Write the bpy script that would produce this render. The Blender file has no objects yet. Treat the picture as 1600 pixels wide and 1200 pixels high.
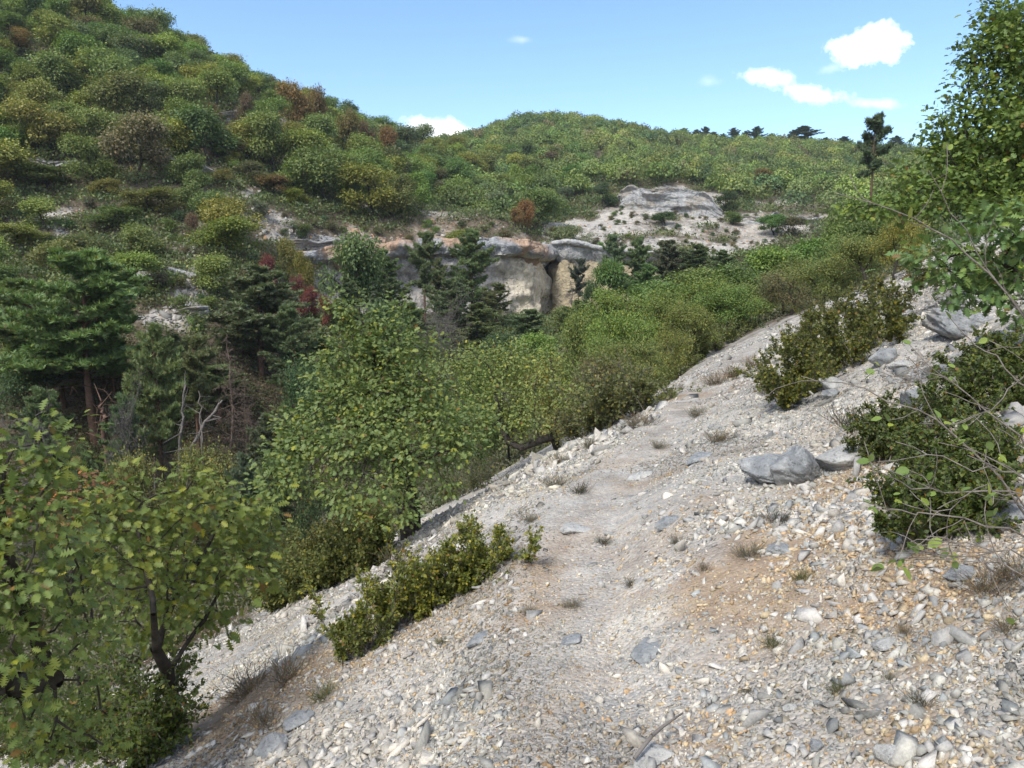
import bpy, bmesh, math, random
import numpy as np
from mathutils import Vector, Matrix
sc = bpy.context.scene
R = math.radians
random.seed(7)
rng = np.random.default_rng(11)

# ------------------------------------------------------------------ camera, sky, sun, exposure
PITCH = R(-8.0)
FPX = 1186.0                      # focal length in pixels of the 1600 px wide photograph
cam_d = bpy.data.cameras.new('camera')
cam_d.sensor_width = 36.0
cam_d.lens = FPX / 1600 * 36
cam_d.clip_start = 0.05
cam_d.clip_end = 3000
cam = bpy.data.objects.new('camera', cam_d)
sc.collection.objects.link(cam)
cam.location = (0, 0, 0)
cam.rotation_euler = (R(90) + PITCH, 0, 0)
sc.camera = cam

SUN_EL, SUN_AZ = R(50), R(215)    # azimuth clockwise from +Y: behind the camera, a little to its left
world = bpy.data.worlds.new("World")
sc.world = world
world.use_nodes = True
wt = world.node_tree
wt.nodes.clear()


def N(t, typ, **kw):
    n = t.nodes.new(typ)
    for k, v in kw.items():
        setattr(n, k, v)
    return n


def vmath(t, op, a, b=None, c=None, clamp=False):
    n = t.nodes.new('ShaderNodeMath')
    n.operation = op
    n.use_clamp = clamp
    for i, v in enumerate((a, b, c)):
        if v is None:
            continue
        if isinstance(v, (int, float)):
            n.inputs[i].default_value = v
        else:
            t.links.new(v, n.inputs[i])
    return n.outputs[0]


wo = N(wt, 'ShaderNodeOutputWorld')
bg = N(wt, 'ShaderNodeBackground')
bg.inputs['Strength'].default_value = 0.15
sky = N(wt, 'ShaderNodeTexSky', sky_type='NISHITA')
sky.sun_disc = False
sky.sun_elevation = SUN_EL
sky.sun_rotation = SUN_AZ
sky.altitude = 600
sky.air_density = 1.0
sky.dust_density = 0.6
sky.ozone_density = 1.3
tc = N(wt, 'ShaderNodeTexCoord')
sx = N(wt, 'ShaderNodeSeparateXYZ')
wt.links.new(tc.outputs['Generated'], sx.inputs[0])
az = vmath(wt, 'ARCTAN2', sx.outputs[0], sx.outputs[1])
el = vmath(wt, 'ARCSINE', sx.outputs[2])
nz = N(wt, 'ShaderNodeTexNoise')
nz.inputs['Scale'].default_value = 34
nz.inputs['Detail'].default_value = 10
nz.inputs['Roughness'].default_value = 0.68
wt.links.new(tc.outputs['Generated'], nz.inputs['Vector'])
nzc = vmath(wt, 'SUBTRACT', nz.outputs['Fac'], 0.5)


def azel(px, py):
    v = cam_dir(px, py)
    return math.atan2(v[0], v[1]), math.asin(v[2] / np.linalg.norm(v))


def cam_dir(px, py):
    x = (px - 800) / FPX
    y = (600 - py) / FPX
    c, s = math.cos(PITCH), math.sin(PITCH)
    return np.array([x, c - y * s, s + y * c])


cloud_sum = None
# centre px, centre py, half width, half height (px), tilt, strength, edge softness
for (px, py, a, b, tilt, st, soft, nn) in [
        (1355, 72, 50, 28, 0, 1.0, 0.6, 1.9), (1350, 90, 40, 10, 0, .9, 0.8, 1.9), (1300, 106, 24, 7, 10, .22, 1.3, 2.6),
        (1200, 121, 50, 12, -12, 0.8, 1.2, 2.8), (1270, 146, 54, 12, -14, 0.9, 1.2, 2.8),
        (1375, 163, 46, 9, -8, 0.5, 1.2, 2.4), (1107, 127, 18, 10, 0, 0.2, 1.4, 3.0),
        (690, 206, 76, 22, -4, 1.0, 0.8, 1.8), (815, 62, 22, 6, 0, 0.22, 1.2, 2.4)]:
    a0, e0 = azel(px, py)
    da = vmath(wt, 'SUBTRACT', az, a0)
    de = vmath(wt, 'SUBTRACT', el, e0)
    ct, st_ = math.cos(R(tilt)), math.sin(R(tilt))
    u = vmath(wt, 'ADD', vmath(wt, 'MULTIPLY', da, ct / (a / FPX)), vmath(wt, 'MULTIPLY', de, st_ / (a / FPX)))
    v = vmath(wt, 'ADD', vmath(wt, 'MULTIPLY', da, -st_ / (b / FPX)), vmath(wt, 'MULTIPLY', de, ct / (b / FPX)))
    r2 = vmath(wt, 'ADD', vmath(wt, 'MULTIPLY', u, u), vmath(wt, 'MULTIPLY', v, v))
    r1 = vmath(wt, 'SQRT', r2)
    d = vmath(wt, 'ADD', vmath(wt, 'SUBTRACT', 1.0, r1), vmath(wt, 'MULTIPLY', nzc, nn))
    m = vmath(wt, 'MULTIPLY', vmath(wt, 'DIVIDE', d, soft, clamp=True), st)
    cloud_sum = m if cloud_sum is None else vmath(wt, 'MAXIMUM', cloud_sum, m)
# broken cloud over the head and behind the camera, which the photograph's soft light comes from
veil_n = N(wt, 'ShaderNodeTexNoise')
veil_n.inputs['Scale'].default_value = 2.2
veil_n.inputs['Detail'].default_value = 5
wt.links.new(tc.outputs['Generated'], veil_n.inputs['Vector'])
veil = vmath(wt, 'MULTIPLY', vmath(wt, 'SUBTRACT', veil_n.outputs['Fac'], 0.42, clamp=True), 5.0, clamp=True)
up = vmath(wt, 'MULTIPLY', vmath(wt, 'SUBTRACT', el, R(40)), 3.0, clamp=True)
bk = vmath(wt, 'MULTIPLY', vmath(wt, 'SUBTRACT', 0.1, sx.outputs[1]), 3.0, clamp=True)
veil = vmath(wt, 'MULTIPLY', veil, vmath(wt, 'MAXIMUM', up, bk))
cloud_sum = vmath(wt, 'MAXIMUM', cloud_sum, vmath(wt, 'MULTIPLY', veil, 0.9))
hs = N(wt, 'ShaderNodeHueSaturation')
hs.inputs['Saturation'].default_value = 1.12
hs.inputs['Value'].default_value = .95
wt.links.new(sky.outputs[0], hs.inputs['Color'])
mixc = N(wt, 'ShaderNodeMix', data_type='RGBA')
wt.links.new(cloud_sum, mixc.inputs[0])
tn = N(wt, 'ShaderNodeMix', data_type='RGBA', blend_type='MULTIPLY')
tn.inputs[0].default_value = 1.0
tn.inputs[7].default_value = (1.04, 1.04, 1.04, 1)
wt.links.new(hs.outputs[0], tn.inputs[6])
wt.links.new(tn.outputs[2], mixc.inputs[6])
mixc.inputs[7].default_value = (8.8, 8.6, 8.5, 1)
wt.links.new(mixc.outputs[2], bg.inputs[0])
wt.links.new(bg.outputs[0], wo.inputs[0])

sun_d = bpy.data.lights.new('sun', 'SUN')
sun_d.energy = 2.25
sun_d.angle = R(12)
sun_d.color = (1.0, 0.96, 0.89)
sun = bpy.data.objects.new('sun', sun_d)
sc.collection.objects.link(sun)
sd = Vector((math.sin(SUN_AZ) * math.cos(SUN_EL), math.cos(SUN_AZ) * math.cos(SUN_EL), math.sin(SUN_EL)))
sun.rotation_euler = (-sd).to_track_quat('-Z', 'Y').to_euler()
sc.view_settings.view_transform = 'Standard'
sc.view_settings.look = 'None'
sc.view_settings.exposure = 0.8
sc.view_settings.gamma = 1.0
sc.cycles.max_bounces = 6
sc.cycles.diffuse_bounces = 3
sc.cycles.transmission_bounces = 3
sc.cycles.transparent_max_bounces = 4
sc.cycles.caustics_reflective = False
sc.cycles.caustics_refractive = False

# ------------------------------------------------------------------ numpy helpers


def sstep(a, b, x):
    t = np.clip((x - a) / (b - a), 0, 1)
    return t * t * (3 - 2 * t)


def hash2(ix, iy, seed):
    h = (ix.astype(np.int64) * 374761393 + iy.astype(np.int64) * 668265263 + seed * 1442695041) & 0xffffffff
    h = ((h ^ (h >> 13)) * 1274126177) & 0xffffffff
    h = h ^ (h >> 16)
    return (h & 0xffffff) / float(0xffffff)


def vnoise(x, y, seed=0):
    ix, iy = np.floor(x), np.floor(y)
    fx, fy = x - ix, y - iy
    fx = fx * fx * (3 - 2 * fx)
    fy = fy * fy * (3 - 2 * fy)
    a = hash2(ix, iy, seed)
    b = hash2(ix + 1, iy, seed)
    c = hash2(ix, iy + 1, seed)
    d = hash2(ix + 1, iy + 1, seed)
    return (a + (b - a) * fx) + ((c + (d - c) * fx) - (a + (b - a) * fx)) * fy - 0.5


def fbm(x, y, oct=4, seed=0, gain=0.5):
    s = np.zeros_like(x, dtype=float)
    a = 1.0
    for i in range(oct):
        s += a * vnoise(x * 2 ** i + 17.3 * i, y * 2 ** i - 9.1 * i, seed + i)
        a *= gain
    return s


def new_mesh(name, V, F, smooth=False, fsize=3):
    V = np.ascontiguousarray(V, dtype=np.float32)
    F = np.ascontiguousarray(F, dtype=np.int32)
    me = bpy.data.meshes.new(name)
    me.vertices.add(len(V))
    me.vertices.foreach_set('co', V.ravel())
    me.loops.add(F.size)
    me.loops.foreach_set('vertex_index', F.ravel())
    me.polygons.add(len(F))
    me.polygons.foreach_set('loop_start', np.arange(0, F.size, fsize, dtype=np.int32))
    if smooth:
        me.polygons.foreach_set('use_smooth', np.ones(len(F), dtype=bool))
    me.update(calc_edges=True)
    return me


def link(name, data, parent=None, mat=None):
    o = bpy.data.objects.new(name, data)
    sc.collection.objects.link(o)
    if parent is not None:
        o.parent = parent
    if mat is not None and data is not None and not data.materials:
        data.materials.append(mat)
    return o


def tag(o, label, cat, group=None, kind=None):
    if label:
        o['label'] = label
    if cat:
        o['category'] = cat
    if group:
        o['group'] = group
    if kind:
        o['kind'] = kind
    return o


# ------------------------------------------------------------------ terrain
def path_x(y):
    return np.interp(y, [-20, -4, 0, 2.3, 5, 10, 20, 30, 45, 60], [-1.2, -0.5, -0.1, 0.05, 0.42, 2.2, 6.3, 10.8, 19.5, 30])


def h_near(x, y):
    p = path_x(y)
    u = x - p
    z = -1.66 - 0.010 * y
    w = 0.28                                            # half width of the trodden ledge
    upper = np.maximum(u - w, 0)
    lower = np.maximum(-u - w, 0)
    z = z + 0.46 * upper - 0.54 * lower + 0.10 * np.clip(u, -w, w)
    return z


CTRL = []


def cp(px, py, Y):
    d = cam_dir(px, py)
    k = Y / d[1]
    CTRL.append((d[0] * k, Y, d[2] * k))


# left hill: crest (ground a little below the tree tops), then down to the gully
for q in [(-250, -40, 112), (0, 40, 112), (150, 70, 120), (300, 106, 132), (450, 168, 150), (600, 226, 172), (690, 250, 190),
          (-300, 150, 92), (0, 160, 92), (150, 180, 96), (330, 180, 104), (450, 215, 118), (600, 262, 138), (700, 285, 155),
          (-300, 320, 72), (0, 300, 75), (200, 320, 77), (400, 330, 84), (560, 330, 98), (700, 335, 112), (800, 352, 125),
          (0, 400, 64), (200, 420, 63), (370, 400, 70), (500, 372, 84), (650, 368, 93), (790, 372, 98), (850, 378, 104),
          (0, 470, 56), (220, 500, 53), (350, 520, 53), (450, 500, 62),
          # gully floor
          (100, 730, 42), (-200, 760, 40), (300, 700, 45), (480, 620, 54), (620, 560, 66), (740, 520, 78), (840, 500, 88), (900, 480, 97),
          (500, 470, 77), (650, 465, 86), (800, 470, 92),
          # far hill: crest, middle, foot
          (730, 228, 260), (850, 192, 262), (960, 204, 270), (1050, 226, 290), (1150, 236, 300), (1300, 242, 300), (1450, 246, 290), (1700, 240, 280),
          (1050, 256, 240), (1200, 263, 240), (1350, 268, 240), (1050, 278, 195), (1200, 284, 195), (1400, 290, 200), (960, 240, 222), (850, 238, 215), (760, 258, 215), (900, 215, 242),
          (780, 290, 175), (900, 288, 165), (1020, 282, 158), (1200, 300, 155), (1350, 315, 150), (1600, 300, 160),
          (900, 362, 108), (1000, 350, 114), (1120, 358, 116), (1240, 360, 118), (1340, 365, 118), (960, 298, 140), (1080, 310, 138), (1200, 325, 136),
          (960, 388, 99), (1080, 392, 104), (1180, 400, 102),
          (960, 470, 84), (1050, 450, 82), (1150, 445, 76), (1250, 440, 72), (1400, 430, 78),
          # our own side, going down to the gully
          (900, 600, 42), (800, 620, 46), (1000, 540, 50), (1100, 520, 48), (1200, 500, 52), (1320, 455, 55), (1500, 420, 60),
          ]:
    cp(*q)
for (x, y, z) in [(0, 380, 8), (-150, 380, 30), (200, 380, 10), (-150, 200, 60), (-200, 100, 70), (-120, 260, 50), (120, 60, 22), (160, 150, 18), (220, 260, 12),
                  (-60, 20, -13), (-90, 30, 2), (-60, -30, -15), (60, 20, 24), (60, -20, 26), (90, 0, 36), (-120, -20, 10)]:
    CTRL.append((x, y, z))
for x in np.arange(-24, 40, 4.0):
    for y in (-18, -6, 6, 14, 22, 30):
        z = float(h_near(np.array(x), np.array(float(y))))
        if z > -12.5 and z < 14:
            CTRL.append((x, y, z))
CT = np.array(CTRL)


def tps_fit(P, lam=2.0):
    X = P[:, :2] / 50.0
    n = len(X)
    d2 = ((X[:, None] - X[None]) ** 2).sum(-1)
    K = 0.5 * d2 * np.log(d2 + 1e-12)
    K[np.arange(n), np.arange(n)] = lam * 1e-3
    Q = np.hstack([np.ones((n, 1)), X])
    A = np.zeros((n + 3, n + 3))
    A[:n, :n] = K
    A[:n, n:] = Q
    A[n:, :n] = Q.T
    b = np.zeros(n + 3)
    b[:n] = P[:, 2]
    return np.linalg.solve(A, b), X


TW, TX = tps_fit(CT)


def h_far(x, y):
    sh = x.shape
    x = x.ravel() / 50.0
    y = y.ravel() / 50.0
    out = np.empty(len(x))
    n = len(TX)
    for i in range(0, len(x), 20000):
        xs, ys = x[i:i + 20000], y[i:i + 20000]
        d2 = (xs[:, None] - TX[None, :, 0]) ** 2 + (ys[:, None] - TX[None, :, 1]) ** 2
        out[i:i + 20000] = (0.5 * d2 * np.log(d2 + 1e-12)) @ TW[:n] + TW[n] + TW[n + 1] * xs + TW[n + 2] * ys
    return out.reshape(sh)


def wpt(px, py, Y):
    d = cam_dir(px, py)
    return d * (Y / d[1])


# the foot of the gorge cliffs in plan (x, y, foot z)
CLIFF_PLAN = [(wpt(px, pb, Y)[0], Y, wpt(px, pb, Y)[2]) for (px, Y, pb) in
              [(440, 80, 500), (500, 83, 500), (600, 86, 500), (700, 88, 500), (790, 90, 502), (838, 92, 505), (853, 97, 505), (868, 95.5, 500), (900, 94.5, 500), (960, 93.5, 492), (1020, 93, 485), (1075, 92.5, 470)]]


def carve(x, y, z):
    """cut the slope back to the foot of the cliffs"""
    m = (x > -40) & (x < 35) & (y > 62) & (y < 100)
    if not m.any():
        return z
    X_, Y_ = x[m], y[m]
    best = np.full(X_.shape, 1e9)
    sgn = np.zeros_like(best)
    zf = np.zeros_like(best)
    en = np.ones_like(best)
    n = len(CLIFF_PLAN)
    for i in range(n - 1):
        ax, ay, az_ = CLIFF_PLAN[i]
        bx, by, bz = CLIFF_PLAN[i + 1]
        dx, dy = bx - ax, by - ay
        L2 = dx * dx + dy * dy
        t_ = ((X_ - ax) * dx + (Y_ - ay) * dy) / L2
        tc_ = np.clip(t_, 0, 1)
        qx, qy = ax + dx * tc_, ay + dy * tc_
        d = np.hypot(X_ - qx, Y_ - qy)
        c = d < best
        best = np.where(c, d, best)
        sgn = np.where(c, np.where((X_ - ax) * dy - (Y_ - ay) * dx > 0, 1, -1), sgn)
        zf = np.where(c, az_ + (bz - az_) * tc_, zf)
        e_ = np.ones_like(X_)
        if i == 0:
            e_ = np.where(t_ < 0, 0, sstep(0, .8, t_))
        if i == n - 2:
            e_ = np.where(t_ > 1, 0, sstep(1, .2, t_))
        en = np.where(c, e_, en)
    d = best * sgn
    w = sstep(-1.6, -.8, d) * (1 - sstep(9, 20, d)) * en
    out = z.copy()
    out[m] = z[m] - w * np.maximum(z[m] - zf - .02 * np.abs(d), 0)
    return out


def h_base(x, y):
    r = np.sqrt(x * x + y * y)
    z = h_far(x, y)
    # beyond what the camera can see, let the land run out gently
    k = sstep(330, 600, r)
    z = z * (1 - k) + 5 * k
    z = carve(x, y, z)
    zn = h_near(x, y)
    zn = np.where(zn < -9, -9 + (zn + 9) * 0.55, zn)
    w = 1 - sstep(13, 30, r)
    return zn * w + z * (1 - w)


def height(x, y):
    """ground height with its relief: rocky steps and hummocks that grow with the distance from the path"""
    x = np.asarray(x, float)
    y = np.asarray(y, float)
    r = np.sqrt(x * x + y * y)
    z = h_base(x, y)
    far = sstep(20, 60, r)
    z = z + far * 1.6 * fbm(x / 14, y / 14, 4, 3)
    # limestone ledges on the far slopes
    zz = z + 0.8 * vnoise(x / 20, y / 20, 41)
    st = zz / 2.6
    fr = st - np.floor(st)
    z = z + far * sstep(45, 70, r) * 0.55 * (sstep(0.55, 0.8, fr) - fr)
    mid = 1 - sstep(25, 60, r)
    u = x - path_x(y)
    on = np.exp(-(u / 0.55) ** 2)
    z = z + mid * (0.30 * fbm(x / 2.6, y / 2.6, 3, 9) * (1 - 0.8 * on) + 0.05 * fbm(x / 0.55, y / 0.55, 3, 21) * (1 - 0.5 * on))
    return z


def at_many(px, py, tmax=420.0):
    px = np.atleast_1d(np.asarray(px, float))
    py = np.atleast_1d(np.asarray(py, float))
    x = (px - 800) / FPX
    y = (600 - py) / FPX
    c, s = math.cos(PITCH), math.sin(PITCH)
    D = np.stack([x, c - y * s, s + y * c], 1)
    D /= np.linalg.norm(D, axis=1)[:, None]
    t = np.full(len(px), 1.0)
    hit = np.zeros(len(px), bool)
    prev = t.copy()
    for _ in range(420):
        act = ~hit & (t < tmax)
        if not act.any():
            break
        p = D[act] * t[act][:, None]
        gap = p[:, 2] - height(p[:, 0], p[:, 1])
        below = gap < 0
        idx = np.where(act)[0]
        hit[idx[below]] = True
        up_ = idx[~below]
        prev[up_] = t[up_]
        t[up_] += np.maximum(0.02 * t[up_] * 0.6, np.minimum(gap[~below] * 0.35, 0.05 * t[up_]))
    lo, hi = prev.copy(), t.copy()
    for _ in range(9):
        m = (lo + hi) / 2
        p = D * m[:, None]
        b = (p[:, 2] - height(p[:, 0], p[:, 1])) < 0
        hi = np.where(b, m, hi)
        lo = np.where(b, lo, m)
    P = D * hi[:, None]
    P[~hit] = np.nan
    return P


def at(px, py):
    return at_many([px], [py])[0]


def to_px(P):
    P = np.atleast_2d(P)
    c, s = math.cos(PITCH), math.sin(PITCH)
    d = P[:, 1] * c + P[:, 2] * s
    u = -P[:, 1] * s + P[:, 2] * c
    d = np.where(d < 0.01, 0.01, d)
    return 800 + FPX * P[:, 0] / d, 600 - FPX * u / d


def gz(x, y):
    return float(height(np.array([x]), np.array([y]))[0])


def gnormal(x, y, e=0.3):
    zx = (height(x + e, y) - height(x - e, y)) / (2 * e)
    zy = (height(x, y + e) - height(x, y - e)) / (2 * e)
    n = np.stack([-zx, -zy, np.ones_like(zx)], -1)
    return n / np.linalg.norm(n, axis=-1, keepdims=True)


# ------------------------------------------------------------------ materials
def mat_new(name):
    m = bpy.data.materials.new(name)
    m.use_nodes = True
    t = m.node_tree
    b = t.nodes['Principled BSDF']
    return m, t, b


def noise(t, vec, scale, detail=5, rough=0.55, dist=0.0):
    n = N(t, 'ShaderNodeTexNoise')
    n.inputs['Scale'].default_value = scale
    n.inputs['Detail'].default_value = detail
    n.inputs['Roughness'].default_value = rough
    n.inputs['Distortion'].default_value = dist
    t.links.new(vec, n.inputs['Vector'])
    return n.outputs['Fac']


def ramp(t, fac, stops):
    r = N(t, 'ShaderNodeValToRGB')
    cr = r.color_ramp
    while len(cr.elements) < len(stops):
        cr.elements.new(0.5)
    for e, (p, c) in zip(cr.elements, stops):
        e.position = p
        e.color = (*c, 1) if len(c) == 3 else c
    t.links.new(fac, r.inputs[0])
    return r.outputs[0]


def mixrgb(t, fac, a, b, mode='MIX'):
    n = N(t, 'ShaderNodeMix', data_type='RGBA', blend_type=mode)
    for s, v in ((0, fac), (6, a), (7, b)):
        if isinstance(v, (int, float)):
            n.inputs[s].default_value = v
        elif isinstance(v, tuple):
            n.inputs[s].default_value = (*v, 1)
        else:
            t.links.new(v, n.inputs[s])
    return n.outputs[2]


def bump(t, h, strength, dist, prev=None):
    n = N(t, 'ShaderNodeBump')
    n.inputs['Strength'].default_value = strength
    n.inputs['Distance'].default_value = dist
    t.links.new(h, n.inputs['Height'])
    if prev is not None:
        t.links.new(prev, n.inputs['Normal'])
    return n.outputs[0]


def leaf_material(name, source='object', yellow=0.25, trans=0.3, brown=0.04, soft=0.0, fresh=1.0):
    """leaf: base colour from the object's own colour (or a per-tree attribute), each leaf a little different"""
    m, t, b = mat_new(name)
    g = N(t, 'ShaderNodeNewGeometry')
    if source == 'object':
        oi = N(t, 'ShaderNodeObjectInfo')
        base = oi.outputs['Color']
    else:
        at_ = N(t, 'ShaderNodeAttribute')
        at_.attribute_name = 'col'
        base = at_.outputs['Color']
    if fresh != 1.0:
        base = mixrgb(t, 1.0, base, (fresh * .97, fresh, fresh * 1.02), 'MULTIPLY')
    rnd = g.outputs['Random Per Island']
    tint = ramp(t, rnd, [(0.0, (0.62, 0.70, 0.66)), (0.35, (0.92, 0.95, 0.95)), (0.7, (1.12, 1.08, 0.95)), (0.9, (1.5, 1.3, 0.95)), (1.0, (1.9, 1.5, 0.9))])
    col = mixrgb(t, 1.0 - soft, base, tint, 'MULTIPLY')
    r2 = vmath(t, 'FRACT', vmath(t, 'MULTIPLY', rnd, 37.77))
    isy = vmath(t, 'GREATER_THAN', r2, 1 - yellow)
    col = mixrgb(t, vmath(t, 'MULTIPLY', isy, 0.55), col, mixrgb(t, 1.0, col, (2.0, 1.5, 0.55), 'MULTIPLY'))
    r3 = vmath(t, 'FRACT', vmath(t, 'MULTIPLY', rnd, 91.13))
    isb = vmath(t, 'GREATER_THAN', r3, 1 - brown)
    col = mixrgb(t, vmath(t, 'MULTIPLY', isb, 0.8), col, (0.20, 0.09, 0.025))
    # the felted underside is paler
    col = mixrgb(t, vmath(t, 'MULTIPLY', g.outputs['Backfacing'], 0.3), col, (0.17, 0.20, 0.12))
    t.links.new(col, b.inputs['Base Color'])
    b.inputs['Roughness'].default_value = 0.55
    b.inputs['Specular IOR Level'].default_value = 0.35
    tr = N(t, 'ShaderNodeBsdfTranslucent')
    t.links.new(mixrgb(t, 1.0, col, (1.15, 1.35, 0.55), 'MULTIPLY'), tr.inputs['Color'])
    mx = N(t, 'ShaderNodeMixShader')
    mx.inputs[0].default_value = trans
    t.links.new(b.outputs[0], mx.inputs[1])
    t.links.new(tr.outputs[0], mx.inputs[2])
    t.links.new(mx.outputs[0], t.nodes['Material Output'].inputs['Surface'])
    return m


def bark_material(name, c1, c2, scale=14.0):
    m, t, b = mat_new(name)
    tc_ = N(t, 'ShaderNodeTexCoord')
    f = noise(t, tc_.outputs['Object'], scale, 6, 0.65, 0.4)
    col = ramp(t, f, [(0.3, c1), (0.7, c2)])
    t.links.new(col, b.inputs['Base Color'])
    b.inputs['Roughness'].default_value = 0.9
    b.inputs['Specular IOR Level'].default_value = 0.15
    t.links.new(bump(t, f, 0.7, 0.02), b.inputs['Normal'])
    return m


M_LEAF = leaf_material('oak_leaf', 'object', 0.07, 0.25, 0.02, .3, 1.03)
M_LEAFA = leaf_material('wood_leaf', 'attr', 0.03, 0.22, 0.0, .6, 1.05)
M_LEAFF = leaf_material('hill_leaf', 'object', 0.05, 0.25, 0.0, .55, 1.1)
M_BOX = leaf_material('box_leaf', 'object', 0.10, 0.22, 0.03)
M_NEEDLE = leaf_material('pine_needle', 'object', 0.06, 0.22, 0.02, .4, 1.1)
M_BARK = bark_material('oak_bark', (0.018, 0.015, 0.012), (0.075, 0.066, 0.055))
M_PBARK = bark_material('pine_bark', (0.07, 0.045, 0.032), (0.19, 0.12, 0.085), 7)
M_DEAD = bark_material('dead_wood', (0.09, 0.08, 0.072), (0.21, 0.19, 0.172), 9)
M_DEADB = bark_material('brown_dead_wood', (0.10, 0.075, 0.06), (0.22, 0.165, 0.13), 9)
M_TWIG = bark_material('twig_bark', (0.10, 0.085, 0.07), (0.26, 0.23, 0.20), 30)
M_DRY = leaf_material('dry_stem', 'object', 0.2, 0.15, 0.1)


def stone_shader(name, with_attr=True):
    m, t, b = mat_new(name)
    g = N(t, 'ShaderNodeNewGeometry')
    pos = g.outputs['Position']
    if with_attr:
        a = N(t, 'ShaderNodeAttribute')
        a.attribute_name = 'col'
        base = a.outputs['Color']
    else:
        oi = N(t, 'ShaderNodeObjectInfo')
        base = oi.outputs['Color']
    f1 = noise(t, pos, 28, 6, 0.65)
    f2 = noise(t, pos, 140, 4, 0.6)
    col = mixrgb(t, 1.0, base, ramp(t, f1, [(0.28, (0.68, 0.68, 0.70)), (0.5, (1, 1, 1)), (0.75, (1.22, 1.2, 1.14))]), 'MULTIPLY')
    col = mixrgb(t, 1.0, col, ramp(t, f2, [(0.3, (0.84, 0.83, 0.82)), (0.7, (1.1, 1.1, 1.1))]), 'MULTIPLY')
    t.links.new(col, b.inputs['Base Color'])
    b.inputs['Roughness'].default_value = 0.88
    b.inputs['Specular IOR Level'].default_value = 0.2
    nb = bump(t, f1, 0.35, 0.01)
    nb = bump(t, f2, 0.35, 0.004, nb)
    t.links.new(nb, b.inputs['Normal'])
    return m


M_STONE = stone_shader('limestone_chips')


def boulder_material(name, lo, hi, stain=(0.30, 0.22, 0.14), scale=6.0, stain_amt=0.35):
    m, t, b = mat_new(name)
    tc_ = N(t, 'ShaderNodeTexCoord')
    v = tc_.outputs['Object']
    f1 = noise(t, v, scale, 8, 0.68, 0.3)
    f2 = noise(t, v, scale * 6, 6, 0.7)
    f3 = noise(t, v, scale * 0.45, 4, 0.5, 0.8)
    col = ramp(t, f1, [(0.25, tuple(c * 0.8 for c in lo)), (0.45, lo), (0.72, hi)])
    pit = ramp(t, f2, [(0.33, (0.45, 0.44, 0.43)), (0.45, (1, 1, 1)), (0.8, (1.12, 1.12, 1.1))])
    col = mixrgb(t, 1.0, col, pit, 'MULTIPLY')
    col = mixrgb(t, vmath(t, 'MULTIPLY', vmath(t, 'MULTIPLY', vmath(t, 'SUBTRACT', f3, 0.55, clamp=True), 8, clamp=True), stain_amt), col, stain)
    t.links.new(col, b.inputs['Base Color'])
    b.inputs['Roughness'].default_value = 0.9
    b.inputs['Specular IOR Level'].default_value = 0.2
    nb = bump(t, f1, 0.9, 0.05 * 6 / scale)
    nb = bump(t, f2, 0.8, 0.02 * 6 / scale, nb)
    t.links.new(nb, b.inputs['Normal'])
    return m


M_BOULDER = boulder_material('grey_limestone', (0.25, 0.26, 0.265), (0.50, 0.50, 0.475))
M_BOULDERW = boulder_material('pale_limestone', (0.40, 0.395, 0.375), (0.64, 0.62, 0.57))
M_FARROCK = boulder_material('outcrop_limestone', (0.20, 0.19, 0.18), (0.42, 0.39, 0.35), (0.33, 0.20, 0.12), 0.9)


# ------------------------------------------------------------------ shape helpers
def stamp(TV, TF, P, Rm, S):
    """copies of one small template at P, turned by Rm, scaled by S, as one vertex and face array"""
    S = np.asarray(S, float)
    if S.ndim == 1:
        S = S[:, None] * np.ones((1, 3))
    V = TV[None] * S[:, None, :]
    V = np.einsum('nij,nkj->nki', Rm, V) + P[:, None, :]
    n, m = len(P), len(TV)
    F = TF[None] + (np.arange(n) * m)[:, None, None]
    return V.reshape(-1, 3), F.reshape(-1, TF.shape[1])


def unit(a):
    return a / (np.linalg.norm(a, axis=-1, keepdims=True) + 1e-9)


def frames(d, nrm):
    """rotation matrices whose y axis is d and whose z axis is as near nrm as can be"""
    y = unit(d)
    x = unit(np.cross(y, nrm))
    z = np.cross(x, y)
    return np.stack([x, y, z], -1)


def rand_rot(n, r):
    q = unit(r.normal(size=(n, 4)))
    w, x, y, z = q.T
    return np.stack([np.stack([1 - 2 * (y * y + z * z), 2 * (x * y - z * w), 2 * (x * z + y * w)], -1),
                     np.stack([2 * (x * y + z * w), 1 - 2 * (x * x + z * z), 2 * (y * z - x * w)], -1),
                     np.stack([2 * (x * z - y * w), 2 * (y * z + x * w), 1 - 2 * (x * x + y * y)], -1)], 1)


def leaf_template(ts, ws, fold=0.25, curl=0.18):
    V, F = [], []
    for t, w in zip(ts, ws):
        z0 = -curl * t * t
        V += [(0, t, z0), (-w, t - 0.03 * (w > 0.2), z0 + fold * w), (w, t - 0.03 * (w > 0.2), z0 + fold * w)]
    for i in range(len(ts) - 1):
        a, b = 3 * i, 3 * i + 3
        if ws[i] > 0 or ws[i + 1] > 0:
            F += [(a, b, b + 1), (a, b + 1, a + 1), (a, a + 2, b + 2), (a, b + 2, b)]
    return np.array(V, float), np.array(F)


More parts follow.
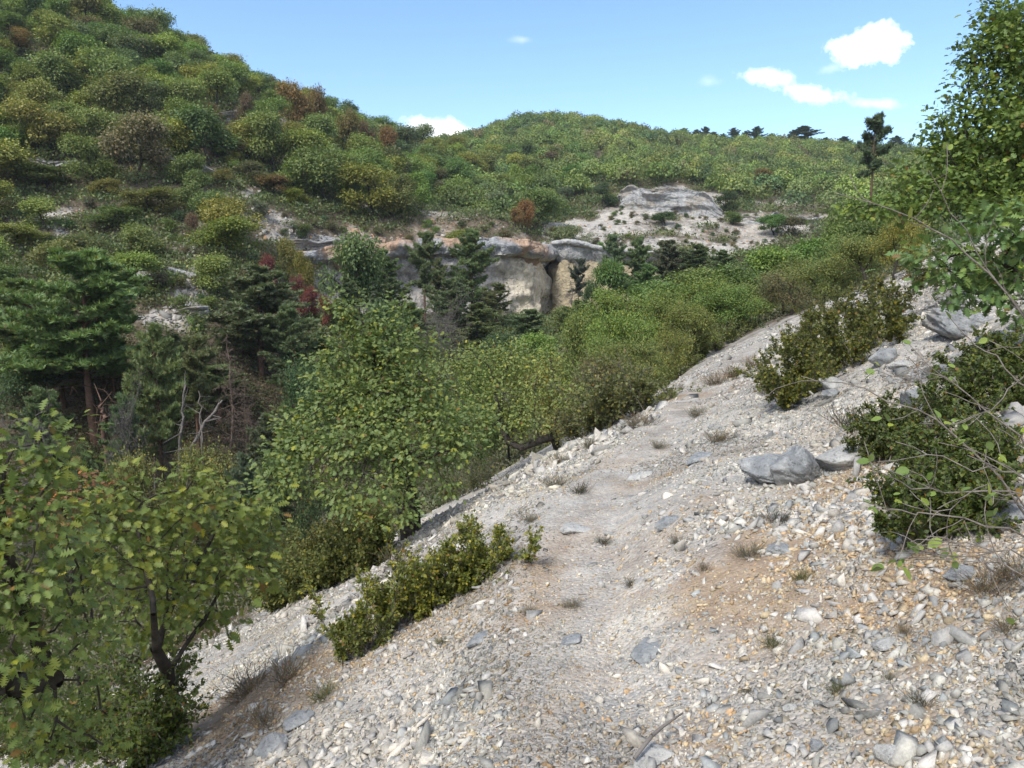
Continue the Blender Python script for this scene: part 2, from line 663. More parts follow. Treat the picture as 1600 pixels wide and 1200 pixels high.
LOBED = leaf_template([0, .16, .22, .30, .36, .46, .52, .62, .68, .80, .88, 1.0],
                      [.012, .012, .05, .25, .06, .34, .07, .38, .09, .29, .08, 0.0])
LOBED_S = leaf_template([0, .25, .38, .5, .64, .8, 1.0], [.02, .28, .15, .42, .19, .34, 0.0])
DIAMOND = (np.array([(0, 0, 0), (-.34, .55, .10), (0, 1, -.08), (.34, .5, .10)], float), np.array([(0, 2, 1), (0, 3, 2)]))
TUFT3 = (np.array([(0, 0, 0), (-.5, .6, .12), (.1, 1, 0), (.5, .35, -.1), (.3, -.3, .1), (-.4, -.2, -.12)], float),
         np.array([(0, 2, 1), (0, 3, 2), (0, 4, 3), (0, 5, 4)]))


def ovalleaf():
    return leaf_template([0, .2, .5, .8, 1.0], [.03, .26, .36, .24, 0.0], 0.15, 0.1)


OVAL = ovalleaf()


def grow(attr, trunk, step, di, dk, iters=90, seed=0, droop=0.0):
    """space colonisation: the trunk polyline grows towards the attractor points"""
    r = np.random.default_rng(seed)
    pos = [np.array(p, float) for p in trunk]
    par = [-1] + list(range(len(trunk) - 1))
    A = np.array(attr, float)
    alive = np.ones(len(A), bool)
    best = np.full(len(A), 1e9)
    bi = np.zeros(len(A), int)
    new = list(range(len(pos)))
    seen = set()
    for it in range(iters):
        for k in new:
            d = np.linalg.norm(A - pos[k], axis=1)
            c = d < best
            best[c] = d[c]
            bi[c] = k
        alive &= best > dk
        lim = di if it > 3 else 1e9
        use = alive & (best < lim)
        if not use.any():
            if not alive.any():
                break
            use = alive & (best < best[alive].min() + step)
        new = []
        for k in np.unique(bi[use]):
            sel = use & (bi == k)
            v = unit(A[sel] - pos[k]).sum(0)
            v = v + r.normal(size=3) * 0.22 * max(1.0, np.linalg.norm(v) * 0.3)
            v[2] -= droop
            nv = np.linalg.norm(v)
            if nv < 1e-6:
                continue
            p = pos[k] + v / nv * step
            key = (int(k), tuple(np.round(p / step * 2).astype(int)))
            if key in seen:
                alive[np.where(sel)[0][0]] = False
                continue
            seen.add(key)
            pos.append(p)
            par.append(int(k))
            new.append(len(pos) - 1)
        if len(pos) > 9000:
            break
    return np.array(pos), np.array(par)


def radii(par, tip, power=2.35, base=None):
    n = len(par)
    acc = np.zeros(n)
    nchild = np.zeros(n, int)
    for i in range(n - 1, 0, -1):
        if nchild[i] == 0:
            acc[i] = tip ** power
        acc[par[i]] += acc[i]
        nchild[par[i]] += 1
    rad = np.maximum(acc, tip ** power) ** (1 / power)
    if base is not None:
        k = base / rad[0]
        if k < 1:
            rad = rad * (1 - (rad / rad[0]) * (1 - k))
        else:
            rad = rad * (1 + (rad / rad[0]) ** 1.2 * (k - 1))
    return rad, nchild


def tubes(A, B, ra, rb, k=5):
    """one tapering tube per edge"""
    n = len(A)
    d = unit(B - A)
    h = np.where(np.abs(d[:, 2:3]) > 0.9, np.array([[1., 0, 0]]), np.array([[0, 0, 1.]]))
    u = unit(np.cross(d, h))
    v = np.cross(d, u)
    ang = np.arange(k) * 2 * np.pi / k
    ring = np.cos(ang)[None, :, None] * u[:, None] + np.sin(ang)[None, :, None] * v[:, None]
    V = np.concatenate([A[:, None] + ring * ra[:, None, None], B[:, None] + ring * rb[:, None, None]], 1)
    j = np.arange(k)
    j2 = (j + 1) % k
    T = np.concatenate([np.stack([j, j2, j2 + k], -1), np.stack([j, j2 + k, j + k], -1)])
    F = T[None] + (np.arange(n) * 2 * k)[:, None, None]
    return V.reshape(-1, 3), F.reshape(-1, 3)


def wood_mesh(name, pos, par, rad, k=5):
    e = np.arange(1, len(pos))
    d = unit(pos[e] - pos[par[e]])
    B = pos[e] + d * (rad[e] * 0.6)[:, None]
    big = rad[par[e]] > np.quantile(rad, 0.9)
    # a child starts no thicker than 1.5 of its own radius, so a twig does not flare where it leaves a limb
    ra = np.minimum(rad[par[e]], rad[e] * 1.5)
    V1, F1 = tubes(pos[par[e]][big], B[big], ra[big], rad[e][big], k + 3)
    V2, F2 = tubes(pos[par[e]][~big], B[~big], ra[~big], rad[e][~big], max(3, k - 1))
    return new_mesh(name, np.concatenate([V1, V2]), np.concatenate([F1, F2 + len(V1)]), True)


def pick_mesh(V, F, name):
    return new_mesh(name, V, F)


def crown_leaves(tips, centres, n_per, spread, size, tmpl, r, updir=0.7, out=0.5, wild=0.55, dirs=None, flat=0.75):
    n = len(tips) * n_per
    T = np.repeat(tips, n_per, 0)
    C = np.repeat(centres, n_per, 0)
    off = r.normal(size=(n, 3)) * spread
    off[:, 2] *= flat
    P = T + off
    outv = unit(P - C)
    nrm = unit(out * outv + updir * np.array([0, 0, 1.0]) + wild * unit(r.normal(size=(n, 3))))
    d = unit(unit(off) * 0.7 + outv * 0.4 + r.normal(size=(n, 3)) * 0.5 - np.array([0, 0, 0.25]))
    if dirs is not None:
        d = unit(d + np.repeat(dirs, n_per, 0) * 0.6)
    S = size * np.exp(r.normal(size=n) * 0.22)
    return stamp(tmpl[0], tmpl[1], P, frames(d, nrm), S)


def blob_points(blobs, n, r, shell=0.55):
    """points in a union of ellipsoids (x, y, z, rx, rz), thicker towards their skins; also each point's blob centre"""
    B = np.array(blobs, float)
    w = (B[:, 3] ** 2 * B[:, 4])
    idx = r.choice(len(B), n, p=w / w.sum())
    u = unit(r.normal(size=(n, 3)))
    rad = shell + (1 - shell) * r.random(n)
    rad = rad * (0.8 + 0.35 * r.random(n))
    P = B[idx, :3] + u * rad[:, None] * np.stack([B[idx, 3], B[idx, 3], B[idx, 4]], -1)
    return P, B[idx, :3]


def oak_meshes(name, seed, H, W, n_attr, n_per, leaf, size, spread, lod_k=5, trunk_h=0.28, stems=1, tipr=0.008, base=None, blobs=None,
               step=None, droop=0.0, trunk=None, wild=0.55, lean=(0, 0), di=6, flat=0.75, rosette=0):
    """local space: foot at the origin, height H, crown width W"""
    r = np.random.default_rng(seed)
    if blobs is None:
        blobs = []
        nb = r.integers(9, 15)
        for i in range(nb):
            a = r.random() * 6.283
            zt = 0.30 + 0.62 * r.random()
            rr = W * 0.5 * (0.25 + 0.65 * r.random()) * math.sqrt(max(0.1, 1 - ((zt - 0.45) / 0.6) ** 2))
            br = W * (0.09 + 0.13 * r.random())
            blobs.append((rr * math.cos(a) + lean[0] * zt, rr * math.sin(a) + lean[1] * zt, H * zt, br, br * 0.72 * H / W * 1.1))
        blobs.append((lean[0], lean[1], H * 0.84, W * 0.2, H * 0.15))
    A, C = blob_points(blobs, n_attr, r)
    A[:, 2] = np.maximum(A[:, 2], 0.05 * H)
    if trunk is None:
        th = H * trunk_h
        trunk = [(0, 0, -0.25 * th), (0, 0, 0), (0.06 * th * r.normal(), 0.06 * th * r.normal(), th * 0.5), (0.12 * th * r.normal(), 0.12 * th * r.normal(), th)]
    if step is None:
        step = H / 26
    pos, par = grow(A, trunk, step, step * di, step * 1.6, 120, seed, droop)
    rad, nch = radii(par, tipr, 2.2, base or H * 0.022)
    wood = wood_mesh(name + '_trunk', pos, par, rad, lod_k)
    if rosette:
        # leaves crowd round the ends of the twigs
        e = np.where((rad < tipr * rosette) & (np.arange(len(pos)) > 4))[0]
        e = e[r.random(len(e)) < .9]
        dirs = unit(pos[e] - pos[par[e]])
        bc = np.array([b_[:3] for b_ in blobs])
        cc = bc[np.argmin(((pos[e][:, None] - bc[None]) ** 2).sum(-1), 1)]
        T_ = np.concatenate([pos[e], A[::2]])
        C_ = np.concatenate([cc, C[::2]])
        D_ = np.concatenate([dirs, unit(A[::2] - C[::2])])
        V, F = crown_leaves(T_, C_, n_per, spread, size, leaf, r, wild=wild, flat=flat, dirs=D_ * 1.4)
    else:
        V, F = crown_leaves(A, C, n_per, spread, size, leaf, r, wild=wild, flat=flat)
    crown = new_mesh(name + '_crown', V, F)
    return wood, crown


def pine_meshes(name, seed, H, W, bare=0.35, dens=1.0, dead_low=True, tuft=0.13):
    r = np.random.default_rng(seed)
    EA, EB, RA, RB = [], [], [], []

    def seg(a, b, ra, rb):
        EA.append(a); EB.append(b); RA.append(ra); RB.append(rb)
    nz_ = 14
    ax = [np.array([0, 0, -0.03 * H])]
    wob = r.normal(size=2) * 0.012 * H
    for i in range(1, nz_ + 1):
        t = i / nz_
        ax.append(np.array([wob[0] * math.sin(t * 4), wob[1] * math.sin(t * 3.1), H * t * 0.97]))
    br = H * 0.019
    for i in range(nz_):
        seg(ax[i], ax[i + 1], br * (1 - i / nz_) + 0.012, br * (1 - (i + 1) / nz_) + 0.012)
    axis = np.array(ax)
    tp, td = [], []
    nb = int(46 * dens)
    for i in range(nb):
        t = bare + (0.97 - bare) * (i + r.random()) / nb
        base = np.array([np.interp(t, np.linspace(0, 1, nz_ + 1), axis[:, c]) for c in range(3)])
        u = (t - bare) / (1 - bare)
        prof = (0.72 + 0.5 * u) if u < 0.35 else (1.0 - 0.95 * ((u - 0.35) / 0.65) ** 1.5)
        L = W * 0.5 * max(0.12, prof) * (0.6 + 0.5 * r.random())
        a = r.random() * 6.283
        dr = np.array([math.cos(a), math.sin(a), 0.08 + 0.5 * u + 0.20 * r.normal()])
        p = base.copy()
        n = 7
        for k in range(n):
            d = unit(dr + np.array([0, 0, 0.10 * k / n]) + r.normal(size=3) * 0.16)
            q = p + d * L / n
            seg(p, q, 0.02 * L * (1 - k / n) + 0.01, 0.02 * L * (1 - (k + 1) / n) + 0.01)
            if k >= 1:
                for s in (-1, 1):
                    sd_ = unit(np.array([-dr[1], dr[0], 0]) * s + d * 0.9 + r.normal(size=3) * 0.25)
                    sl = L * 0.30 * (0.5 + r.random()) * (1.15 - k / n)
                    e = p + sd_ * sl
                    seg(p, e, 0.012, 0.007)
                    m = max(3, int(sl / 0.14))
                    for j in range(m):
                        f = (j + 0.7) / m
                        tp.append(p + sd_ * sl * f + r.normal(size=3) * np.array([.07, .07, .05]))
                        td.append(sd_)
            tp.append(q + r.normal(size=3) * 0.05); td.append(d)
            p = q
        tp.append(p); td.append(unit(dr))
    if dead_low:
        for i in range(16):
            t = 0.12 + bare * 0.9 * r.random()
            a = r.random() * 6.283
            p = np.array([0, 0, H * t])
            d = np.array([math.cos(a), math.sin(a), 0.1])
            L = W * 0.33 * (0.4 + r.random())
            for k in range(5):
                d = unit(d + r.normal(size=3) * 0.25 - np.array([0, 0, .08]))
                q = p + d * L / 5
                seg(p, q, 0.018 * (1 - k / 6), 0.018 * (1 - (k + 1) / 6))
                for s in range(2):
                    seg(q, q + unit(d + r.normal(size=3) * 0.8) * L * 0.2, 0.007, 0.004)
                p = q
    V, F = tubes(np.array(EA), np.array(EB), np.array(RA), np.array(RB), 5)
    wood = new_mesh(name + '_trunk', V, F, True)
    # needle brushes: spiky fans of thin blades
    nt = 9
    tv, tf = [], []
    for i in range(nt):
        a = i * 2.4
        e = 0.35 + 0.5 * ((i * 0.618) % 1)
        d = np.array([math.cos(a) * math.cos(e), 0.45 + 0.5 * math.sin(a) * math.cos(e), math.sin(e)])
        d = d / np.linalg.norm(d)
        s = np.cross(d, [0.3, 0.2, 1.0])
        s = s / np.linalg.norm(s) * 0.13
        k = len(tv)
        tv += [tuple(-s), tuple(s), tuple(d)]
        tf.append((k, k + 1, k + 2))
    # three brushes per place
    tp = np.repeat(np.array(tp), 3, 0)
    td = np.repeat(np.array(td), 3, 0)
    tp = tp + r.normal(size=tp.shape) * np.array([.10, .10, .065])
    nrm = unit(np.array([0, 0, 1.0]) + r.normal(size=tp.shape) * 0.55)
    dd = unit(td + r.normal(size=tp.shape) * 0.7)
    V, F = stamp(np.array(tv), np.array(tf), tp, frames(dd, nrm), tuft * np.exp(r.normal(size=len(tp)) * 0.2) * 1.25)
    return wood, new_mesh(name + '_crown', V, F)


def dead_meshes(name, seed, H, W, n=40, lo=0.25, twig=0.010, conic=True, droop=0.0):
    """bare dead conifer: trunk mesh and a mesh of thin dead branches"""
    r = np.random.default_rng(seed)
    T, B = [], []
    ax = [np.array([0, 0, -0.03 * H])]
    for i in range(1, 13):
        t = i / 12
        ax.append(ax[-1] + np.array([r.normal() * 0.012 * H, r.normal() * 0.012 * H, H / 12]))
    ax = np.array(ax)
    for i in range(12):
        T.append((ax[i], ax[i + 1], H * 0.014 * (1 - i / 12) + 0.008, H * 0.014 * (1 - (i + 1) / 12) + 0.008))
    for i in range(n):
        t = lo + (0.98 - lo) * r.random()
        p = np.array([np.interp(t, np.linspace(0, 1, 13), ax[:, c]) for c in range(3)])
        a = r.random() * 6.283
        L = W * 0.5 * ((1.08 - t) / (1.08 - lo) if conic else 0.8) * (0.5 + 0.7 * r.random())
        d = np.array([math.cos(a), math.sin(a), 0.3 * r.normal() - droop])
        for k in range(6):
            d = unit(d + r.normal(size=3) * 0.22)
            q = p + d * L / 6
            B.append((p, q, twig * 1.6 * (1 - k / 7), twig * 1.6 * (1 - (k + 1) / 7)))
            for s in range(3):
                e = unit(d * 0.7 + r.normal(size=3) * 0.6)
                m = q + e * L * 0.14
                B.append((q, m, twig * 0.7, twig * 0.5))
                for s2 in range(2):
                    B.append((m, m + unit(e + r.normal(size=3) * 0.6) * L * 0.10, twig * 0.5, twig * 0.35))
            p = q
    f = lambda L_, k: tubes(*[np.array([x[i] for x in L_]) for i in range(4)], k)
    V, F = f(T, 7)
    tr = new_mesh(name + '_trunk', V, F, True)
    V, F = f(B, 3)
    return tr, new_mesh(name + '_branches', V, F)


def shoot_shrub(name, seed, foot, nsh, length, leaf, lsize, side=5, per=22, up=0.9, spread=0.5, tmpl=DIAMOND, rstem=0.004):
    """foot: list of (x, y, z) root places; every root sends shoots, every shoot side shoots lined with small leaves"""
    r = np.random.default_rng(seed)
    E = []
    LP, LD = [], []
    foot = np.array(foot, float)
    for i in range(nsh):
        p = foot[r.integers(len(foot))] + r.normal(size=3) * np.array([.05, .05, 0.0])
        L = length * (0.45 + 0.75 * r.random())
        d = unit(np.array([r.normal() * spread, r.normal() * spread, up]))
        ns = 6
        for k in range(ns):
            d = unit(d + r.normal(size=3) * 0.16 + np.array([0, 0, 0.05]))
            q = p + d * L / ns
            E.append((p, q, rstem * (1.2 - k / ns), rstem * (1.2 - (k + 1) / ns)))
            if k >= 1:
                for s in range(side):
                    e = unit(d * 0.75 + r.normal(size=3) * 0.55)
                    sl = L * 0.26 * (0.4 + 0.8 * r.random())
                    b = p + (q - p) * r.random()
                    E.append((b, b + e * sl, rstem * 0.45, rstem * 0.3))
                    f = np.linspace(0.15, 1, per)[:, None]
                    LP.append(b + e * sl * f + r.normal(size=(per, 3)) * lsize * 0.25)
                    LD.append(np.repeat(e[None], per, 0))
            p = q
    V, F = tubes(*[np.array([x[i] for x in E]) for i in range(4)], 3)
    st = new_mesh(name + '_stems', V, F, True)
    LP = np.concatenate(LP)
    LD = np.concatenate(LD)
    d = unit(LD * 0.7 + r.normal(size=LP.shape) * 0.7)
    nrm = unit(np.array([0, 0, 0.8]) + r.normal(size=LP.shape) * 0.6)
    V, F = stamp(tmpl[0], tmpl[1], LP, frames(d, nrm), lsize * np.exp(r.normal(size=len(LP)) * 0.2))
    return st, new_mesh(name + '_leaves', V, F)


def rock_variant(seed, n=11, flat=0.55):
    r = np.random.default_rng(seed)
    P = unit(r.normal(size=(n, 3))) * (0.7 + 0.5 * r.random((n, 1))) * np.array([1.05, 0.5 + 0.35 * r.random(), flat * (0.5 + 0.7 * r.random())]) * 0.5
    bm = bmesh.new()
    vs = [bm.verts.new(p) for p in P]
    ret = bmesh.ops.convex_hull(bm, input=vs)
    bmesh.ops.delete(bm, geom=[v for v in bm.verts if not v.link_faces], context='VERTS')
    bmesh.ops.triangulate(bm, faces=bm.faces)
    bm.verts.index_update()
    V = np.array([v.co[:] for v in bm.verts])
    F = np.array([[v.index for v in f.verts] for f in bm.faces])
    bm.free()
    return V, F


ROCKS = [rock_variant(100 + i, 6 + i % 5, 0.40 + 0.04 * (i % 7)) for i in range(36)]


def stones_mesh(name, P, S, nrm, cols, r, variants=ROCKS, tilt=0.45, sink=0.12):
    """many angular stones as one mesh with a colour per stone"""
    n = len(P)
    up_ = unit(nrm + r.normal(size=(n, 3)) * tilt)
    d = r.normal(size=(n, 3))
    Rm = frames(d, up_)
    # frames keep y = d; rebuild so z is exactly up_
    x = unit(np.cross(d, up_)); y = np.cross(up_, x)
    Rm = np.stack([x, y, up_], -1)
    S3 = S[:, None] * (0.8 + 0.4 * r.random((n, 3)))
    P = P - nrm * (S * sink)[:, None] + nrm * (S * 0.12)[:, None]
    which = r.integers(0, len(variants), n)
    VV, FF, CC = [], [], []
    off = 0
    for k, (TV, TF) in enumerate(variants):
        s = which == k
        if not s.any():
            continue
        V, F = stamp(TV, TF, P[s], Rm[s], S3[s])
        VV.append(V); FF.append(F + off); off += len(V)
        CC.append(np.repeat(cols[s], len(TV), 0))
    V, F, C_ = np.concatenate(VV), np.concatenate(FF), np.concatenate(CC)
    me = new_mesh(name, V, F)
    ca = me.color_attributes.new('col', 'FLOAT_COLOR', 'POINT')
    ca.data.foreach_set('color', np.concatenate([C_, np.ones((len(C_), 1))], 1).astype(np.float32).ravel())
    return me


def boulder_mesh(name, seed, dims, planes=16, sub=5, rough=0.05, k=30.0):
    """ico sphere pushed onto a random convex polyhedron, edges worn, skin roughened"""
    r = np.random.default_rng(seed)
    bm = bmesh.new()
    bmesh.ops.create_icosphere(bm, subdivisions=sub, radius=1.0)
    bm.verts.index_update()
    U = np.array([v.co[:] for v in bm.verts])
    F = np.array([[v.index for v in f.verts] for f in bm.faces])
    bm.free()
    U = unit(U)
    n = unit(r.normal(size=(planes, 3)))
    d = 0.72 + 0.3 * r.random(planes)
    dots = np.maximum(U @ n.T, 1e-3) / d[None]
    rad = 1.0 / (np.sum(dots ** k, 1) ** (1 / k))
    rad = np.minimum(rad, 1.5)
    f = fbm(U[:, 0] * 2.2 + 5 * U[:, 2] + seed, U[:, 1] * 2.2 - 3 * U[:, 2], 5, seed, 0.6)
    f2 = fbm(U[:, 0] * 7 + 9 * U[:, 2] + seed, U[:, 1] * 7 + 4 * U[:, 2], 3, seed + 5, 0.6)
    rad = rad * (1 + rough * 1.6 * f + rough * f2)
    V = U * rad[:, None] * np.array(dims)[None] * 0.5
    return new_mesh(name, V, F, False)

# ------------------------------------------------------------------ ground
def wp(px, py, Y):
    d = cam_dir(px, py)
    return d * (Y / d[1])


# bare pale patches (px, py, half width, half height, pale, ochre), read where they lie on the far slopes
BARE = [(30, 122, 45, 16, .7, .1), (120, 160, 30, 20, .4, .2), (400, 182, 70, 16, .7, .2), (510, 212, 45, 14, .6, .3), (600, 235, 40, 10, .5, .3), (180, 180, 70, 12, .25, .3),
        (60, 265, 60, 8, .35, .2), (300, 240, 60, 8, .2, .3), (210, 250, 40, 8, .3, .2), (80, 345, 60, 16, .6, .15), (100, 372, 30, 18, .8, .05), (260, 330, 60, 12, .5, .15),
        (280, 385, 30, 18, .8, 0), (300, 350, 30, 10, .5, .8), (215, 430, 40, 22, .7, .15), (300, 455, 36, 40, .9, .15), (255, 500, 50, 18, .9, 0), (165, 445, 30, 8, .7, .4), (400, 345, 60, 14, .7, .2),
        (450, 370, 60, 18, .6, .3), (480, 385, 40, 14, .6, .4), (570, 368, 60, 22, .6, .9), (680, 360, 60, 20, .6, 1.0), (640, 385, 60, 18, .4, 1.0), (780, 378, 60, 16, .6, .9),
        (480, 480, 30, 22, .7, .1), (395, 300, 24, 16, .7, 0), (330, 310, 40, 8, .5, .1), (560, 315, 50, 10, .45, .3), (700, 335, 60, 8, .35, .3),
        (900, 362, 50, 26, 1, .1), (980, 345, 60, 45, .62, .25), (1080, 345, 80, 45, .62, .25), (1180, 360, 60, 34, .55, .35), (1250, 345, 60, 22, .5, .35), (1320, 340, 40, 20, .5, .1),
        (1050, 312, 80, 26, 1, 0), (800, 275, 60, 5, .5, .2), (1230, 318, 90, 7, .5, .3), (1000, 385, 80, 14, .8, .05), (1120, 390, 60, 14, .7, .1), (760, 350, 30, 8, .3, .5)]


def bare_field(px, py, r):
    wx = 26 * fbm(px / 40, py / 26, 3, 201) + 14 * fbm(px / 12, py / 9, 2, 203)
    wy = 16 * fbm(px / 44, py / 24, 3, 202) + 9 * fbm(px / 12, py / 8, 2, 204)
    px, py = px + wx, py + wy
    pale = np.zeros_like(px)
    och = np.zeros_like(px)
    for (cx, cy, a, b, p_, o_) in BARE:
        d = 1 - np.sqrt(((px - cx) / a) ** 2 + ((py - cy) / b) ** 2)
        w = sstep(-0.25, 0.55, d)
        pale = np.maximum(pale, w * p_)
        och = np.maximum(och, w * o_)
    k = (r > 44).astype(float)
    return pale * k, och * k


OCHRE = []
for (px, py, a, w) in [(1250, 800, .55, .8), (1330, 780, .5, .9), (1180, 880, .55, .75), (1080, 910, .4, .6), (1400, 820, .4, 1), (850, 900, .35, .6), (830, 960, .25, .5), (900, 860, .3, .45),
                       (430, 1050, .8, 1), (500, 1000, .8, .9), (370, 1100, .6, .9), (1580, 690, .5, 1), (1420, 880, .4, .8), (1180, 1150, .3, .5), (1300, 1050, .3, .4), (1090, 620, .6, .5),
                       (1120, 590, .7, .5), (860, 690, .8, .9), (1520, 1080, .3, .6), (1430, 1130, .25, .6), (950, 640, 1.2, .2), (1000, 760, .5, .35), (940, 740, .6, .35), (560, 960, .5, .7), (1590, 1150, .3, .6)]:
    p = at(px, py)
    OCHRE.append((p[0], p[1], a * 1.2, min(1, w * 1.1)))


def zones(x, y):
    """pale scree, ochre earth, dark litter; 0..1 each"""
    r = np.sqrt(x * x + y * y)
    u = x - path_x(y)
    near = 1 - sstep(26, 44, r)
    z = height(x, y)
    px, py = to_px(np.stack([x.ravel(), y.ravel(), z.ravel()], 1))
    px = px.reshape(x.shape)
    py = py.reshape(x.shape)
    n1 = fbm(x / 3.0, y / 3.0, 4, 77)
    edge = sstep(-10.5 + 3 * n1, -6.5 + 3 * n1, u)
    pale_n = near * edge
    pf, of = bare_field(px, py, np.where(y > 5, r, 0))
    nf = fbm(x / 5.0, y / 5.0, 4, 55)
    pf = np.clip(pf * (1.0 + 1.1 * nf) - 0.05, 0, 1)
    och = np.zeros_like(x)
    for (ox, oy, a, w) in OCHRE:
        d = np.sqrt((x - ox) ** 2 + (y - oy) ** 2) / a
        och = np.maximum(och, w * np.exp(-d * d))
    och = np.clip(och * (1 + 2.0 * fbm(x / .5, y / .5, 3, 31)), 0, 1) * near
    och = np.clip(och + near * 0.8 * np.clip(fbm(x / 1.4, y / 1.4, 4, 63) - 0.16, 0, 1), 0, 1)
    pathw = np.exp(-(u / 0.5) ** 2) * near
    och = np.maximum(och, 0.30 * pathw)
    lit = np.clip((1 - edge) * near + sstep(20, 40, r) * (1 - sstep(50, 56, r)) * (1 - pale_n), 0, 1)
    return np.clip(pale_n + pf * (1 - near), 0, 1), np.clip(och + of * (1 - near) * (0.7 + nf), 0, 1), lit


th = np.radians(np.concatenate([np.arange(-180, -42, 1.5), np.arange(-42, 42, 0.14), np.arange(42, 180, 1.5)]))
rr = 0.6 * 1.0115 ** np.arange(0, 640)
TH, RR = np.meshgrid(th, rr)
X, Y = RR * np.sin(TH), RR * np.cos(TH)
Z = height(X, Y)
V = np.stack([X.ravel(), Y.ravel(), Z.ravel()], 1)
nr, nt = X.shape
i, j = np.meshgrid(np.arange(nr - 1), np.arange(nt), indexing='ij')
j2 = (j + 1) % nt
F = np.stack([i * nt + j, i * nt + j2, (i + 1) * nt + j2, (i + 1) * nt + j], -1).reshape(-1, 4)
gme = new_mesh('ground', V, F, True, 4)
# the patch right under the camera
zp, zo, zl = zones(X, Y)
ca = gme.color_attributes.new('zone', 'FLOAT_COLOR', 'POINT')
ca.data.foreach_set('color', np.stack([zp.ravel(), zo.ravel(), zl.ravel(), np.ones(zp.size)], 1).astype(np.float32).ravel())
bm = bmesh.new()
ring = [bm.verts.new((float(X[0, k]), float(Y[0, k]), float(Z[0, k]))) for k in range(0, nt, 6)]
bm.faces.new(ring)
cap_me = bpy.data.meshes.new('ground_underfoot')
bm.to_mesh(cap_me)
bm.free()

M_GROUND, t, b = mat_new('stony_slope')
g = N(t, 'ShaderNodeNewGeometry')
pos = g.outputs['Position']
za = N(t, 'ShaderNodeAttribute')
za.attribute_name = 'zone'
zs = N(t, 'ShaderNodeSeparateColor')
t.links.new(za.outputs['Color'], zs.inputs[0])


def voro(scale, feature='F1', rnd=1.0):
    n = N(t, 'ShaderNodeTexVoronoi', feature=feature)
    n.inputs['Scale'].default_value = scale
    n.inputs['Randomness'].default_value = rnd
    t.links.new(pos, n.inputs['Vector'])
    return n


v1, v2, v3 = voro(60), voro(9), voro(1.7)
sep = [N(t, 'ShaderNodeSeparateColor') for _ in range(3)]
for s_, v_ in zip(sep, (v1, v2, v3)):
    t.links.new(v_.outputs['Color'], s_.inputs[0])
stone_stops = [(0.0, (.22, .215, .21)), (.3, (.35, .335, .31)), (.6, (.46, .435, .39)), (.85, (.57, .53, .47)), (1.0, (.42, .34, .24))]
c1 = ramp(t, sep[0].outputs[0], stone_stops)
c2 = ramp(t, sep[1].outputs[0], stone_stops)
c3 = ramp(t, sep[2].outputs[0], stone_stops)
lime = mixrgb(t, 0.35, c1, c2)
lime = mixrgb(t, 0.25, lime, c3)
nb1 = noise(t, pos, 1.3, 7, 0.65)
nb2 = noise(t, pos, 0.12, 6, 0.6)
lime = mixrgb(t, 1.0, lime, ramp(t, nb1, [(.3, (.62, .61, .6)), (.55, (.95, .95, .95)), (.75, (1.1, 1.08, 1.02))]), 'MULTIPLY')
ochre_c = ramp(t, noise(t, pos, 9, 6, .7), [(.3, (.16, .095, .05)), (.55, (.30, .205, .12)), (.75, (.42, .33, .22))])
earth = ramp(t, noise(t, pos, 3, 7, .7), [(.3, (.06, .048, .034)), (.55, (.13, .105, .075)), (.75, (.22, .18, .135))])
litter = ramp(t, noise(t, pos, 14, 6, .7), [(.3, (.03, .022, .014)), (.6, (.09, .065, .04)), (.8, (.17, .125, .08))])
col = mixrgb(t, zs.outputs[2], earth, litter)
pf_ = vmath(t, 'MULTIPLY_ADD', vmath(t, 'SUBTRACT', nb1, .5), 0.9, zs.outputs[0])
pf_ = vmath(t, 'MULTIPLY', vmath(t, 'SUBTRACT', pf_, .22, clamp=True), 2.4, clamp=True)
col = mixrgb(t, pf_, col, lime)
of_ = vmath(t, 'MULTIPLY_ADD', vmath(t, 'SUBTRACT', noise(t, pos, 4, 6, .7), .5), 1.3, zs.outputs[1])
of_ = vmath(t, 'MULTIPLY', vmath(t, 'SUBTRACT', of_, .2, clamp=True), 1.5, clamp=True)
col = mixrgb(t, vmath(t, 'MULTIPLY', of_, .7), col, ochre_c)
t.links.new(col, b.inputs['Base Color'])
b.inputs['Roughness'].default_value = .95
b.inputs['Specular IOR Level'].default_value = .1
nn = bump(t, vmath(t, 'MULTIPLY', v3.outputs['Distance'], -1.0), .3, .10)
nn = bump(t, nb1, .3, .05, nn)
nn = bump(t, vmath(t, 'MULTIPLY', v2.outputs['Distance'], -1.0), .6, .015, nn)
nn = bump(t, vmath(t, 'MULTIPLY', v1.outputs['Distance'], -1.0), .8, .012, nn)
t.links.new(nn, b.inputs['Normal'])
tag(link('ground', gme, mat=M_GROUND), None, None, kind='structure')
tag(link('ground_underfoot', cap_me, mat=M_GROUND), None, None, kind='structure')

# ------------------------------------------------------------------ cliffs
M_CLIFF, t, b = mat_new('cliff_limestone')
tc_ = N(t, 'ShaderNodeTexCoord')
mp = N(t, 'ShaderNodeMapping')
mp.inputs['Scale'].default_value = (1, 1, 0.16)
t.links.new(tc_.outputs['Object'], mp.inputs[0])
a_ = N(t, 'ShaderNodeAttribute')
a_.attribute_name = 'col'
st1 = noise(t, mp.outputs[0], 1.6, 7, .65, .3)
st2 = noise(t, tc_.outputs['Object'], 2.2, 8, .7)
st3 = noise(t, tc_.outputs['Object'], 0.45, 4, .6)
col = mixrgb(t, 1.0, a_.outputs['Color'], ramp(t, st1, [(.3, (.55, .55, .58)), (.5, (.95, .95, .95)), (.75, (1.15, 1.12, 1.05))]), 'MULTIPLY')
col = mixrgb(t, 1.0, col, ramp(t, st2, [(.3, (.7, .7, .7)), (.5, (1, 1, 1)), (.8, (1.12, 1.1, 1.05))]), 'MULTIPLY')
t.links.new(col, b.inputs['Base Color'])
b.inputs['Roughness'].default_value = .92
